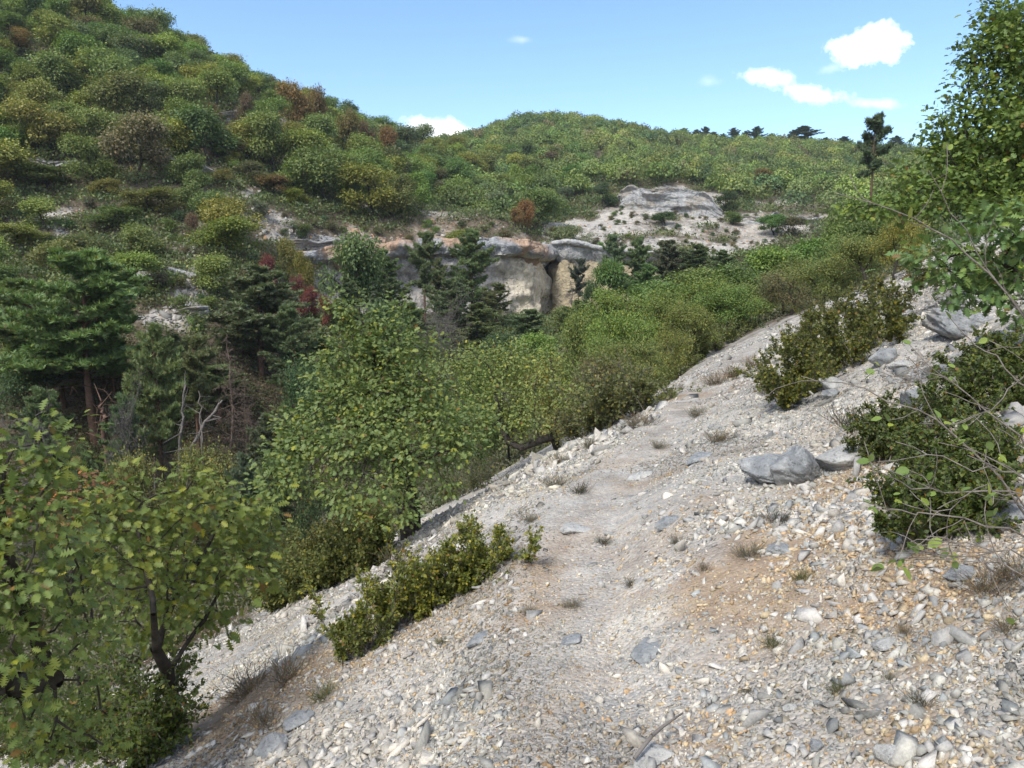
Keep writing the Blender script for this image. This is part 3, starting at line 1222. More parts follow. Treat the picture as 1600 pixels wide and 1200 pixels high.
b.inputs['Specular IOR Level'].default_value = .15
ve = N(t, 'ShaderNodeTexVoronoi', feature='DISTANCE_TO_EDGE')
ve.inputs['Scale'].default_value = .8
mp2 = N(t, 'ShaderNodeMapping')
mp2.inputs['Scale'].default_value = (1, 1, 1.7)
t.links.new(tc_.outputs['Object'], mp2.inputs[0])
t.links.new(mp2.outputs[0], ve.inputs['Vector'])
crk = vmath(t, 'MULTIPLY', ve.outputs['Distance'], 14.0, clamp=True)
nn = bump(t, st3, .5, .8)
nn = bump(t, crk, .55, .12, nn)
nn = bump(t, st2, .8, .25, nn)
nn = bump(t, st1, .5, .3, nn)
t.links.new(nn, b.inputs['Normal'])


def cliff_mesh(name, plan, prof, cols, nu=260, rough=.35, seed=1, bulge=None, zscale=None, strata=0.25, endback=2.5):
    """plan: (x, y, lip z, foot z) along the foot of the wall; prof: (height 0..1, metres out towards the viewer's side), a height of 1 is the lip"""
    plan = np.array(plan, float)
    seg = np.r_[0, np.cumsum(np.linalg.norm(np.diff(plan[:, :2], axis=0), axis=1))]
    s = np.linspace(0, seg[-1], nu)
    PX, PY, ZT, ZB = [np.interp(s, seg, plan[:, c]) for c in range(4)]
    k = 9
    ker = np.ones(k) / k
    sm = lambda a: np.convolve(np.pad(a, k // 2, 'edge'), ker, 'valid')
    PX, PY = sm(PX), sm(PY)
    tx, ty = np.gradient(PX), np.gradient(PY)
    L = np.hypot(tx, ty)
    nx, ny = ty / L, -tx / L
    prof = np.array(prof, float)
    ps = np.r_[0, np.cumsum(np.hypot(np.diff(prof[:, 0]) * 8, np.diff(prof[:, 1])))]
    nv = 90
    q = np.linspace(0, ps[-1], nv)
    hv, ov = np.interp(q, ps, prof[:, 0]), np.interp(q, ps, prof[:, 1])
    Vv = np.zeros((nv, nu, 3))
    CC = np.zeros((nv, nu, 4))
    S_, Q_ = np.meshgrid(s, q)
    ZT = ZT + 0.9 * vnoise(s / 4.0, s * 0 + 3, seed + 60) + .3 * vnoise(s / 1.1, s * 0, seed + 61)
    dis = rough * fbm(S_ / 3.2, Q_ / 2.2, 5, seed, .55) * 2.0 + rough * .5 * np.abs(fbm(S_ / .9, Q_ / .8, 3, seed + 70))
    hv2 = hv[:, None] * np.ones_like(S_)
    dis = dis + 1.5 * vnoise(S_ / 4.5, Q_ * 0, seed + 90) * sstep(.7, .85, hv2)
    zz = ZB[None] + (ZT - ZB)[None] * hv[:, None]
    dis = dis + strata * (vnoise(S_ / 9, zz / .7, seed + 40))
    # broken blocks and bedding: the noise is cut into steps
    blk = vnoise(S_ / 1.9 + .6 * vnoise(S_ / 3, Q_ / 3, 3), Q_ / 1.1, seed + 33) * 4
    dis = dis + .16 * (np.floor(blk) + sstep(.8, 1, blk - np.floor(blk)))
    off = ov[:, None] + dis
    if bulge is not None:
        off = off + bulge(S_, hv[:, None] * np.ones_like(S_))
    # the ends run back into the slope
    e = np.minimum(s, seg[-1] - s)
    off = off - endback * (1 - sstep(0, 2.5, e))[None]
    Vv[..., 0] = PX[None] + nx[None] * off
    Vv[..., 1] = PY[None] + ny[None] * off
    Vv[..., 2] = zz + 0.35 * rough * fbm(S_ / 2.5, Q_ / 3, 4, seed + 9)
    # behind the lip the rock rides on the slope
    top = hv > 1.0
    for r_ in np.where(top)[0]:
        hz = height(Vv[r_, :, 0], Vv[r_, :, 1])
        w = min(1.0, (hv[r_] - 1.0) / (hv.max() - 1.0))
        base = ZT + 0.9 * w
        Vv[r_, :, 2] = np.maximum(base * (1 - w) + (hz - 0.25) * w, Vv[r_, :, 2] * 0 + base * (1 - w) + (hz - .25) * w) + 0.2 * vnoise(s / 1.3, s * 0 + r_, 5)
    for c in range(3):
        CC[..., c] = cols(S_, hv[:, None] * np.ones_like(S_), c)
    CC[..., 3] = 1
    ii, jj = np.meshgrid(np.arange(nv - 1), np.arange(nu - 1), indexing='ij')
    F = np.stack([ii * nu + jj, ii * nu + jj + 1, (ii + 1) * nu + jj + 1, (ii + 1) * nu + jj], -1).reshape(-1, 4)
    me = new_mesh(name, Vv.reshape(-1, 3), F, False, 4)
    ca = me.color_attributes.new('col', 'FLOAT_COLOR', 'POINT')
    ca.data.foreach_set('color', CC.astype(np.float32).ravel())
    return me


def pl(px, Y, pytop, pybot):
    a = wp(px, pytop, Y)
    b_ = wp(px, pybot, Y)
    return (a[0], Y, a[2], b_[2])


def mixv(a, b_, w):
    return a * (1 - w) + b_ * w


def left_cols(S, h, c):
    pale = (.70, .62, .48)[c]
    grey = (.42, .40, .375)[c]
    bl = (.36, .37, .38)[c]
    org = (.44, .28, .17)[c]
    L = S.max()
    w = sstep(L * .55, L * .72, S + 1.5 * fbm(S / 2, h * 6, 3, 3))
    base = mixv(grey, pale, w)
    lip = sstep(.80, .84, h)
    base = mixv(base, bl, lip)
    o = sstep(.86, .98, h + .3 * fbm(S / 2.2, h * 2, 3, 8)) * np.maximum(sstep(-.1, .25, fbm(S / 5, h * 0, 2, 12) + .18), sstep(.75, .55, S / L))
    return mixv(base, org, o * .8)


def left_bulge(S, h):
    L = S.max()
    # a curtain of rock with a fold at its right, swelling above its foot
    b1 = np.exp(-((S - L * .86) / 2.6) ** 2) * 1.5 * sstep(.85, .5, h)
    fold = -1.0 * np.exp(-((S - L * .925) / .5) ** 2) * sstep(.8, .4, h)
    hol = -1.2 * np.exp(-((S - L * .60) / 4) ** 2) * sstep(.85, .6, h)
    return b1 + fold + hol


left_prof = [(0, 1.2), (.25, .6), (.5, .1), (.7, 0), (.79, .3), (.81, 1.2), (.85, 1.6), (.92, 1.9), (1.0, 1.6), (1.08, .6), (1.2, -2.0), (1.35, -6)]
me = cliff_mesh('cliff', [pl(430, 79, 400, 520), pl(500, 83, 384, 510), pl(600, 86, 378, 510), pl(700, 88, 372, 510), pl(790, 90, 372, 515), pl(836, 92, 376, 515), pl(848, 104, 378, 515)],
                left_prof, left_cols, 420, .62, 5, left_bulge, strata=.5)
cl = link('overhanging_cliff', me, mat=M_CLIFF)
tag(cl, 'long undercut limestone cliff with a grey and orange lip over a pale wall', 'cliff')


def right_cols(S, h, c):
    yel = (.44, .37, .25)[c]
    dk = (.22, .22, .25)[c]  # shade of the cleft, put into the rock colour at this wall's left end
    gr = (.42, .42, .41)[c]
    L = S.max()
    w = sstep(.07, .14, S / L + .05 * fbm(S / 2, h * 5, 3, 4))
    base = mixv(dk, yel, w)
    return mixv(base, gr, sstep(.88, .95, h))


right_prof = [(0, 1.0), (.3, .6), (.6, .1), (.82, 0), (.90, .2), (.93, .9), (.96, 1.3), (1.0, 1.2), (1.08, .4), (1.2, -2.5), (1.35, -6)]
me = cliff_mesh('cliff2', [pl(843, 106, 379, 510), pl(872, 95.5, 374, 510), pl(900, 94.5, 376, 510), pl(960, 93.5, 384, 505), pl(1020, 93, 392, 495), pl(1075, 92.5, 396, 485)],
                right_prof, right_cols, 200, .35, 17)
cl = link('yellow_cliff', me, mat=M_CLIFF)
tag(cl, 'yellowish limestone wall under a thin grey lip, just past the dark cleft in the gorge', 'cliff')


def band_cols(S, h, c):
    gr = (.38, .38, .375)[c]
    wm = (.33, .30, .26)[c]
    n_ = fbm(S / 1.6, h * 4, 3, 6)
    return mixv(gr, wm, sstep(0, .35, n_))


band_prof = [(-.4, .5), (0, .35), (.4, .2), (.7, .1), (.8, .3), (1.0, .3), (1.08, -.3), (1.25, -1.6), (1.35, -3)]
def on_slope(L, hgt):
    """wall points seated on the slope: (px, py) of the foot, height in metres"""
    P_ = at_many([q[0] for q in L], [q[1] for q in L])
    return [(p_[0], p_[1], p_[2] + hgt * hh, p_[2] - .9) for p_, hh in zip(P_, [.6] + [1.0] * (len(L) - 2) + [.5])]


for (nm, pts, lab, sd_) in [
        ('rock_band', on_slope([(352, 192), (370, 193), (395, 196), (420, 202), (445, 208)], 1.9), 'short pale rock band high on the left hillside beside the orange bush', 31),
        ('rock_band', on_slope([(484, 222), (500, 224), (518, 227), (535, 230)], 1.9), 'small square-cut rock outcrop just right of the pale band on the left hillside', 33),
        ('rock_band', on_slope([(540, 240), (560, 243), (585, 246), (600, 250)], 1.3), 'low broken rock step below the rusty trees near the left hill shoulder', 35),
        ('rock_band', on_slope([(-20, 132), (10, 134), (40, 138), (70, 146), (95, 156)], 2.0), 'shaded rock outcrop among trees at the upper left edge', 37),
        ('rock_band', on_slope([(20, 262), (60, 264), (110, 266), (160, 270)], 1.1), 'low ledge above the wide lone oak at the left edge', 38),
        ('rock_band', on_slope([(215, 258), (260, 262), (310, 268), (350, 276)], 1.0), 'long low ledge across the middle of the left hillside', 40),
        ('rock_band', on_slope([(180, 420), (220, 424), (255, 432), (290, 440)], .9), 'low grey ledge at the head of the lower scree', 42),
        ('rock_band', on_slope([(250, 506), (290, 500), (330, 502), (360, 512)], 1.0), 'pale ledge at the bottom of the lower scree between the pines', 43),
        ('rock_band', on_slope([(440, 392), (480, 388), (520, 384), (560, 378)], 1.0), 'pale broken ledge left of the orange cliff lip', 44),
        ('rock_band', on_slope([(955, 322), (985, 327), (1020, 330), (1060, 333), (1100, 337), (1130, 344)], 3.6), 'broad pale grey rock band at the top of the bare far scree', 39),
        ('rock_band', on_slope([(1150, 350), (1200, 350), (1240, 349), (1290, 348)], 1.5), 'thin pale rock ledge at the right end of the bare far scree', 41)]:
    me = cliff_mesh(nm, pts, band_prof, band_cols, 150, .22, sd_, strata=.3, endback=1.5)
    tag(link(nm, me, mat=M_CLIFF), lab, 'rock outcrop')

# ------------------------------------------------------------------ loose stones
PAL = np.array([(.31, .30, .28), (.37, .355, .33), (.46, .44, .40), (.54, .51, .46), (.63, .60, .54), (.29, .295, .295), (.35, .36, .36), (.50, .44, .35), (.47, .39, .29), (.40, .35, .28)])
PALW = np.array([.12, .17, .19, .16, .07, .08, .07, .08, .03, .03])


def stone_cols(x, y, n, r, warm=0.0):
    zp_, zo_, zl_ = zones(x, y)
    k = r.choice(len(PAL), n, p=PALW / PALW.sum())
    c = PAL[k] * (0.88 + .24 * r.random((n, 1)))
    o = (r.random(n) < np.clip(zo_ * .6 + warm + .04, 0, .7))[:, None]
    oc = np.array([(.46, .37, .25)]) * (.7 + .55 * r.random((n, 1))) * (1 - .35 * (r.random((n, 1)) < .3) * np.array([[0, .35, .6]]))
    c = np.where(o, oc, c)
    bl = fbm(x / 1.1, y / 1.1, 3, 91)[:, None]
    cool = np.array([.88, .91, .93])
    return np.clip(c * (1 + .25 * bl) * np.where(bl > .12, cool, 1.0), .04, .8), zp_, zo_, zl_


r = np.random.default_rng(5)
allP, allS, allN, allC = [], [], [], []
for (r0, r1, dens, mu, sg, cap) in [(1.0, 3.6, 6500, .014, .4, .05), (1.0, 4.5, 2300, .026, .45, .11), (3.2, 9, 2000, .024, .42, .11), (4.5, 16, 520, .040, .5, .2), (1.0, 12, 24, .070, .40, .20), (3.6, 9, 1500, .014, .35, .04), (9, 20, 500, .026, .35, .08),
                                    (9, 34, 170, .060, .45, .25), (9, 30, 4, .16, .45, .45)]:
    a0, a1 = R(-41), R(41)
    n = int((r1 * r1 - r0 * r0) * .5 * (a1 - a0) * dens)
    rad = np.sqrt(r0 * r0 + (r1 * r1 - r0 * r0) * r.random(n))
    an = a0 + (a1 - a0) * r.random(n)
    x, y = rad * np.sin(an), rad * np.cos(an)
    u = x - path_x(y)
    c, zp_, zo_, zl_ = stone_cols(x, y, n, r)
    clump = fbm(x / .9, y / .9, 3, 17)
    keep = r.random(n) < np.clip(.75 + 1.3 * clump - .75 * zl_ - (.12 * zo_ if mu > .02 else 0), .02, 1)
    z = height(x, y)
    pxs, pys = to_px(np.stack([x, y, z], 1))
    keep &= (pxs > -40) & (pxs < 1640) & (pys < 1250) & (pys > 380)
    on = np.exp(-((u + .1 * np.sin(y * 1.3)) / .42) ** 2)
    if mu > .02:
        keep &= r.random(n) > .92 * on
    s = np.exp(math.log(mu) + sg * r.normal(size=n)) * (1 - .25 * on)
    # sorted by the slope: coarse and fine runs down the fall line
    srt = fbm((x * .35 + y * 1.0) / .9, (x - .35 * y) / 3.2, 3, 23)
    s = s * np.exp(1.05 * srt) * .92
    beige = np.clip(1.6 * fbm(x / 1.6, y / 1.6, 3, 29) + .5 * np.exp(-(u / .6) ** 2), 0, 1)[:, None]
    c = c * (1 - beige * np.array([[.02, .08, .2]]))
    c = c * np.array([[1.0, .975, .92]])
    dirt = np.clip(2.2 * fbm(x / .8, y / .8, 3, 37) - .35, 0, .4)[:, None]
    c = c * (1 - dirt)
    s = s * np.where((u < -.4) & (u > -2.5), 1.12, 1.0) * (1 - .35 * sstep(-2.2, -3.6, u))
    s = np.minimum(s, cap) * 1.35
    grey = PAL[r.integers(0, 4, n)]
    c = np.where(((s > .055) & (c[:, 0] > c[:, 2] * 1.35))[:, None], grey, c)
    P = np.stack([x, y, z], 1)[keep]
    allP.append(P); allS.append(s[keep]); allC.append(c[keep]); allN.append(gnormal(x[keep], y[keep]))
P, S, C3, Nn = [np.concatenate(a) for a in (allP, allS, allC, allN)]
print('near stones', len(P))
# sharper gravel: half the copies use the low-count variants
tag(link('scree_gravel', stones_mesh('scree_gravel', P, S, Nn, C3, r), mat=M_STONE), 'loose grey, white and cream limestone chips covering the near slope', 'gravel', kind='stuff')

# rubble on the far bare patches
n = 60000
px = r.uniform(-60, 1420, n); py = r.uniform(100, 530, n)
pale, och = bare_field(px, py, np.full(n, 90.))
keep = r.random(n) < pale * .9
px, py = px[keep][:24000], py[keep][:24000]
P = at_many(px, py)
ok = ~np.isnan(P[:, 0]) & (P[:, 1] > 44) & (P[:, 1] < 175)
P = P[ok]
n = len(P)
pale, och = bare_field(*to_px(P), np.full(n, 90.))
c = PAL[r.choice(len(PAL), n, p=PALW / PALW.sum())] * .8
o = r.random(n) < och * .6
c[o] = np.array([(.42, .26, .16)]) * (.7 + .5 * r.random((o.sum(), 1)))
S = np.minimum(np.exp(math.log(.34) + .5 * r.normal(size=n)), 1.3)
c = c * (.75 + .4 * r.random((n, 1)))
tag(link('hillside_rubble', stones_mesh('hillside_rubble', P, S, gnormal(P[:, 0], P[:, 1]), c, r, ROCKS[:10]), mat=M_STONE), 'pale rubble on the bare patches of the far slopes', 'rubble', kind='stuff')

# ------------------------------------------------------------------ boulders on the near slope
def boulder(px, py, wpx, dims, seed, label, mat=M_BOULDER, rot=(0, 0, 0), sink=.3, planes=16, group=None, name='boulder', rough=.05, cat='boulder'):
    p = at(px, py)
    w = wpx / FPX * p[1]
    d = np.array(dims) / dims[0] * w
    o = link(name, boulder_mesh(name, seed, d, planes, 5 if wpx > 60 else 4, rough), mat=mat)
    o.location = (p[0], p[1], p[2] + d[2] * (.5 - sink))
    o.rotation_euler = rot
    return tag(o, label, cat, group)


boulder(1205, 748, 100, (1, .8, .42), 3, 'flat grey pitted boulder leaning against the upright pale one', rot=(.1, -.12, .2), sink=.12, rough=.06)
boulder(1250, 752, 64, (1, .9, .95), 8, 'upright blocky pale grey boulder beside the flat pitted one', rot=(.2, .15, .6), sink=.15, planes=12, rough=.06)
boulder(1318, 722, 92, (1, .9, .34), 12, 'long low whitish boulder half sunk behind the upright grey block', M_BOULDERW, rot=(0, -.3, .3), sink=.35)
boulder(1300, 606, 44, (1, .8, .5), 14, 'white angular rock at the foot of the olive box bush', M_BOULDERW, rot=(0, .1, .4), sink=.2)
boulder(1298, 622, 30, (1, .7, .6), 15, 'dark grey rock just under the white angular one', rot=(.2, .3, .1), sink=.2)
boulder(1438, 642, 66, (1, .8, .75), 16, 'pointed grey boulder half hidden by the dark box bush', rot=(.1, .35, .5), sink=.3)
boulder(1505, 515, 130, (1, .6, .38), 18, 'broad grey slab jutting from the upper slope below the oak sprays', rot=(.05, .15, .2), sink=.3, rough=.07)
boulder(1520, 482, 90, (1, .5, .30), 19, 'whitish slab lying on top of the broad grey slab', M_BOULDERW, rot=(0, -.1, .1), sink=.2, rough=.07)
boulder(1560, 545, 70, (1, .7, .5), 20, 'grey rock at the right end of the broad slab', rot=(.2, .1, .9), sink=.3)
boulder(1385, 565, 46, (1, .8, .6), 21, 'dark grey rock at the right foot of the olive box bush', rot=(.3, .1, .4), sink=.3)
boulder(1410, 575, 36, (1, .8, .5), 22, 'pale shard beside the dark rock by the olive box bush', M_BOULDERW, sink=.3)
boulder(1450, 395, 60, (1, .4, .3), 24, 'long smooth grey rock leaning up the slope among the oak leaves', rot=(0, -.5, .2), sink=.1)
boulder(1218, 858, 50, (1, .6, .3), 25, 'bluish flat rock lying in the ochre soil', M_BOULDER, sink=.4)
boulder(1045, 818, 52, (1, .4, .3), 26, 'narrow grey slab pointing up the slope', rot=(0, -.25, .5), sink=.4)
boulder(900, 830, 56, (1, .7, .25), 27, 'whitish flat slab on the left edge of the path', M_BOULDERW, sink=.4)
boulder(1010, 1020, 66, (1, .7, .25), 28, 'large blue grey slab sunk in gravel in the lower middle', M_BOULDER, rot=(0, -.3, .5), sink=.45)
boulder(890, 1002, 40, (1, .7, .3), 29, 'small blue grey slab sunk beside the path edge', M_BOULDER, rot=(0, -.3, .3), sink=.4)
boulder(1018, 1190, 70, (1, .7, .45), 30, 'whitish grey rock at the bottom edge with a dead stick on it', M_BOULDERW, rot=(0, -.3, .8), sink=.35)
boulder(745, 1003, 40, (1, .7, .4), 31, 'grey block among the white chips right of the long box bush', M_BOULDER, rot=(0, -.4, .4), sink=.3)
boulder(425, 1170, 56, (1, .6, .4), 32, 'long grey rock at the lower left edge of the gravel', M_BOULDER, rot=(0, -.4, .6), sink=.3)
boulder(470, 1128, 42, (1, .8, .5), 33, 'rounded grey rock above the long one at the lower left', M_BOULDER, rot=(.1, -.2, .2), sink=.3)
boulder(1380, 1010, 44, (1, .7, .4), 34, 'pale angular rock right of the lower middle gravel', M_BOULDERW, rot=(0, -.3, .2), sink=.3)
boulder(1580, 810, 70, (1, .8, .5), 35, 'grey rock at the right edge behind the bare twigs', M_BOULDER, rot=(0, -.2, .2), sink=.3)
boulder(1500, 900, 56, (1, .6, .3), 36, 'flat blue grey rock under the dark box bush', M_BOULDER, rot=(0, -.2, .2), sink=.3)
boulder(1395, 1185, 46, (1, .8, .6), 37, 'bright white stone at the bottom edge right of centre', M_BOULDERW, rot=(.2, -.2, .2), sink=.2)
boulder(1275, 1170, 26, (1, .9, .8), 38, 'smooth blue grey cobble near the bottom edge', M_BOULDER, rot=(.2, -.2, .2), sink=.2)
boulder(1236, 1108, 22, (1, .8, .5), 39, 'small white chip standing out above the blue grey cobble', M_BOULDERW, rot=(.2, -.2, .2), sink=.2)
boulder(1090, 720, 50, (1, .6, .3), 40, 'low grey slab beside the path above the narrow slab', M_BOULDER, rot=(0, -.3, .3), sink=.4)
boulder(1000, 745, 46, (1, .6, .3), 42, 'whitish step of rock on the path', M_BOULDERW, rot=(0, -.2, .3), sink=.45)
boulder(700, 880, 50, (1, .6, .3), 43, 'pale slab on the slope behind the long box bush', M_BOULDERW, rot=(0, -.2, .3), sink=.35)

# a dead stick on the bottom rock
p = at(1030, 1178)
pp = np.array([p + (-.10, -.07, .03), p + (-.03, -.01, .075), p + (.02, .04, .08), p + (.10, .09, .10)])
V, F = tubes(pp[:-1], pp[1:], np.array([.007, .008, .006]), np.array([.008, .006, .003]), 6)
tag(link('dead_stick', new_mesh('dead_stick', V, F, True), mat=M_DEAD), 'short grey dead stick lying across the whitish rock at the bottom edge', 'stick')


# ------------------------------------------------------------------ plants: helpers
def put(name, pair, parts, mats, loc, scale, rz, color, label, cat, group=None):
    """one plant: an Empty at its foot with its woody part and its leaves as children"""
    e = bpy.data.objects.new(name, None)
    sc.collection.objects.link(e)
    e.location = loc
    e.rotation_euler = (0, 0, rz)
    e.scale = scale if isinstance(scale, tuple) else (scale,) * 3
    tag(e, label, cat, group)
    for me, pn, m in zip(pair, parts, mats):
        o = bpy.data.objects.new(pn, me)
        sc.collection.objects.link(o)
        o.parent = e
        if not me.materials:
            me.materials.append(m)
        o.color = (*color, 1)
    return e


OAK = dict(parts=('trunk', 'crown'), mats=(M_BARK, M_LEAF))
PINE = dict(parts=('trunk', 'crown'), mats=(M_PBARK, M_NEEDLE))

G_OAK = (.105, .155, .040)
G_LIGHT = (.145, .185, .045)
G_YEL = (.185, .19, .045)
G_DARK = (.055, .090, .034)
G_BLUE = (.075, .115, .070)
ORG = (.19, .11, .038)
RUST = (.145, .09, .05)
RED = (.16, .038, .036)
BRN = (.13, .105, .055)
OLV = (.12, .125, .045)

# ---- the left foreground oak: foot in the litter at the lower left, crown between 3 and 5 m away
foot = at(282, 1150)
print('left oak foot', foot)


def blobs_px(L, foot):
    out = []
    for (px, py, Y, rpx) in L:
        c = wp(px, py, Y) - foot
        rr_ = rpx / FPX * Y
        out.append((c[0], c[1], c[2], rr_, rr_ * .75))
    return out


def trunk_px(L, foot):
    return [wp(px, py, Y) - foot for (px, py, Y) in L]


yf = foot[1]
bl = blobs_px([(160, 800, 3.9, 60), (230, 790, 4.1, 60), (310, 790, 4.3, 65), (380, 810, 4.5, 45), (200, 860, 3.9, 70), (290, 870, 4.2, 75), (360, 880, 4.4, 60), (250, 930, 4.1, 70), (330, 940, 4.4, 55),
               (150, 900, 3.7, 60), (200, 960, 4.0, 50), (400, 850, 4.6, 35), (300, 990, 4.5, 35), (190, 760, 3.9, 32), (290, 755, 4.2, 34), (345, 765, 4.4, 34), (400, 790, 4.5, 34), (130, 770, 3.8, 34), (420, 900, 4.6, 30), (230, 1000, 4.2, 30)], foot)
tr = [(0, 0, -.15), (0, 0, 0)] + trunk_px([(268, 1085, yf - .1), (262, 1050, yf - .2), (244, 1015, yf - .35), (240, 960, yf - .6)], foot)
pr = oak_meshes('left_oak', 21, 2, 2, 560, 8, LOBED, .054, .055, 7, rosette=2.2, blobs=bl, trunk=tr, step=.085, tipr=.0028, base=.036, wild=.6, di=8, flat=.9)
put('oak_tree', pr, OAK['parts'], OAK['mats'], tuple(foot), 1.0, 0, (.150, .185, .042), 'small yellowing oak with a thin crooked dark trunk standing in the gravel at lower left', 'tree')

# ---- a second oak whose thick limb comes in from the left edge
foot = wp(-260, 1180, 3.6)
foot[2] = gz(foot[0], foot[1]) - .05
bl = blobs_px([(20, 720, 3.0, 50), (70, 700, 3.1, 55), (30, 800, 2.9, 80), (100, 850, 3.1, 60), (20, 900, 2.8, 80), (80, 960, 3.0, 70), (20, 1010, 2.8, 70), (110, 1010, 3.1, 40), (-80, 800, 2.9, 110), (-90, 960, 2.8, 110),
               (30, 1100, 2.9, 60), (100, 690, 3.2, 28), (-120, 700, 2.9, 80), (150, 1080, 3.2, 40), (60, 1160, 3.0, 60), (150, 1170, 3.2, 50), (-60, 1120, 2.8, 60), (140, 990, 3.2, 35)], foot)
tr = [(0, 0, -.15), (0, 0, .05)] + trunk_px([(-150, 1110, 3.4), (-60, 1085, 3.2), (20, 1073, 3.1), (85, 1062, 3.1)], foot)
pr = oak_meshes('edge_oak', 22, 2, 2, 720, 8, LOBED, .048, .055, 7, rosette=2.2, blobs=bl, trunk=tr, step=.085, tipr=.0028, base=.06, wild=.6, di=9, flat=.9)
put('oak_tree', pr, OAK['parts'], OAK['mats'], tuple(foot), 1.0, 0, (.130, .170, .040), 'nearest oak filling the left edge, its thick black limb reaching in from outside', 'tree')

# ---- orange maple leaves behind it
foot = wp(110, 900, 6.5)
foot[2] = gz(foot[0], foot[1])
bl = blobs_px([(110, 765, 6.2, 45), (70, 760, 6.2, 30), (150, 770, 6.3, 30), (100, 800, 6.1, 40), (40, 790, 6.1, 30), (20, 775, 6.0, 24), (180, 765, 6.3, 20)], foot)
pr = oak_meshes('orange_bush', 23, 2, 2, 150, 5, LOBED_S, .05, .05, 5, rosette=2, blobs=bl, trunk=[(0, 0, -.2), (0, 0, 0), tuple(np.array(bl[3][:3]) * .5)], step=.12, tipr=.003, base=.02)
put('orange_sapling', pr, OAK['parts'], OAK['mats'], tuple(foot), 1.0, 0, (.19, .085, .035), 'small sapling turned orange behind the oaks at the left edge', 'sapling')

# ---- the middle oak
foot = at(642, 835)
print('mid oak foot', foot)
Y0 = foot[1]
L = [(545, 480, .2, 30), (530, 460, .3, 18), (630, 470, .3, 24), (600, 500, .2, 30), (560, 505, .2, 34), (625, 490, .3, 22), (520, 470, .3, 18), (610, 540, .2, 55), (540, 560, 0, 55), (560, 620, -.5, 65), (650, 600, 0, 60), (600, 660, -1, 65), (690, 660, -.5, 55), (500, 640, -.6, 50), (480, 690, -1, 50),
     (550, 700, -1.4, 60), (640, 710, -1.4, 60), (710, 700, -.8, 50), (470, 750, -1.5, 48), (540, 770, -1.8, 50), (600, 760, -1.8, 42), (440, 710, -1.2, 40), (455, 660, -.5, 34), (420, 760, -1.6, 34), (700, 750, -1.2, 30),
     (590, 600, 1.2, 60), (660, 540, 1, 40), (500, 590, .8, 34), (740, 660, .4, 40), (630, 800, -2.0, 30), (580, 810, -2, 30), (670, 630, 1.2, 50), (470, 560, .3, 22)]
bl = blobs_px([(a, b_, Y0 + c * 1.0, d * .84) for a, b_, c, d in L], foot)
tr = [(0, 0, -.2), (0, 0, 0)] + trunk_px([(640, 800, Y0), (632, 765, Y0), (628, 720, Y0), (612, 660, Y0), (600, 600, Y0)], foot)
pr = oak_meshes('middle_oak', 24, 5, 5, 2100, 12, LOBED_S, .056, .085, 7, rosette=2.6, blobs=bl, trunk=tr, step=.13, tipr=.005, base=.15, wild=.6, di=7, flat=.8)
put('oak_tree', pr, OAK['parts'], OAK['mats'], tuple(foot), 1.0, 0, (.140, .182, .055), 'spreading green oak with a dark forked trunk at the gravel edge, tallest in the middle', 'tree')

# ---- oak to its right with black crooked limbs low over the gravel
foot = wp(872, 690, 17.5)
foot[2] = gz(foot[0], foot[1])
Y0 = 17.5
L = [(760, 570, 1, 45), (720, 600, .8, 40), (800, 560, 1, 40), (840, 600, .5, 45), (780, 630, .2, 50), (830, 650, -.3, 40), (890, 620, 0, 40), (750, 670, .2, 30), (730, 560, 1.4, 30), (800, 680, -.2, 28), (690, 570, 1.5, 30), (860, 560, 1.2, 30)]
bl = blobs_px([(a, b_, Y0 + c, d) for a, b_, c, d in L], foot)
tr = [(0, 0, -.2), (0, 0, 0)] + trunk_px([(865, 682, Y0 - .2), (845, 688, Y0 - .3), (815, 700, Y0 - .3), (795, 690, Y0 - .2), (780, 660, Y0)], foot)
pr = oak_meshes('second_oak', 25, 4, 4, 1000, 11, LOBED_S, .066, .11, 6, rosette=2.4, blobs=bl, trunk=tr, step=.16, tipr=.005, base=.10, wild=.6, di=8)
put('oak_tree', pr, OAK['parts'], OAK['mats'], tuple(foot), 1.0, 0, (.175, .210, .060), 'light green oak with crooked black limbs creeping low over the gravel edge', 'tree')

# ---- the big oak at the right edge
foot = wp(1760, 330, 9.5)
foot[2] = gz(foot[0], foot[1]) - .1
L = [(1585, 30, 9, 50), (1560, 70, 9, 45), (1530, 130, 9, 40), (1600, 130, 9, 70), (1500, 190, 9, 40), (1560, 200, 8.8, 60), (1600, 250, 8.6, 70), (1480, 240, 9, 36), (1500, 290, 8.6, 50), (1420, 300, 8.8, 40), (1380, 320, 8.8, 36),
     (1350, 335, 8.9, 28), (1450, 340, 8.5, 40), (1520, 330, 8.4, 40), (1570, 350, 8.3, 50), (1410, 345, 8.6, 30), (1650, 60, 9.5, 90), (1680, 200, 9.5, 110), (1660, 320, 9, 90), (1740, 150, 9.8, 120), (1460, 200, 9.2, 24), (1510, 200, 9.2, 44), (1470, 250, 9.1, 40), (1440, 290, 9, 36), (1400, 320, 8.8, 36), (1340, 345, 8.8, 26), (1545, 150, 9.1, 44), (1500, 140, 9.2, 24), (1570, 80, 9.1, 44), (1530, 70, 9.3, 26), (1495, 115, 9.3, 22), (1465, 165, 9.3, 20), (1445, 215, 9.2, 22), (1590, 10, 9.2, 30), (1320, 325, 9, 20), (1570, 20, 9.3, 40), (1600, 90, 8.8, 50), (1540, 90, 9.2, 34), (1480, 300, 8.9, 46), (1560, 300, 8.7, 60), (1530, 240, 9.2, 50), (1420, 260, 9.3, 26), (1600, 200, 8.6, 60), (1490, 240, 9.8, 40), (1545, 290, 9.8, 60)]
bl = blobs_px(L, foot)
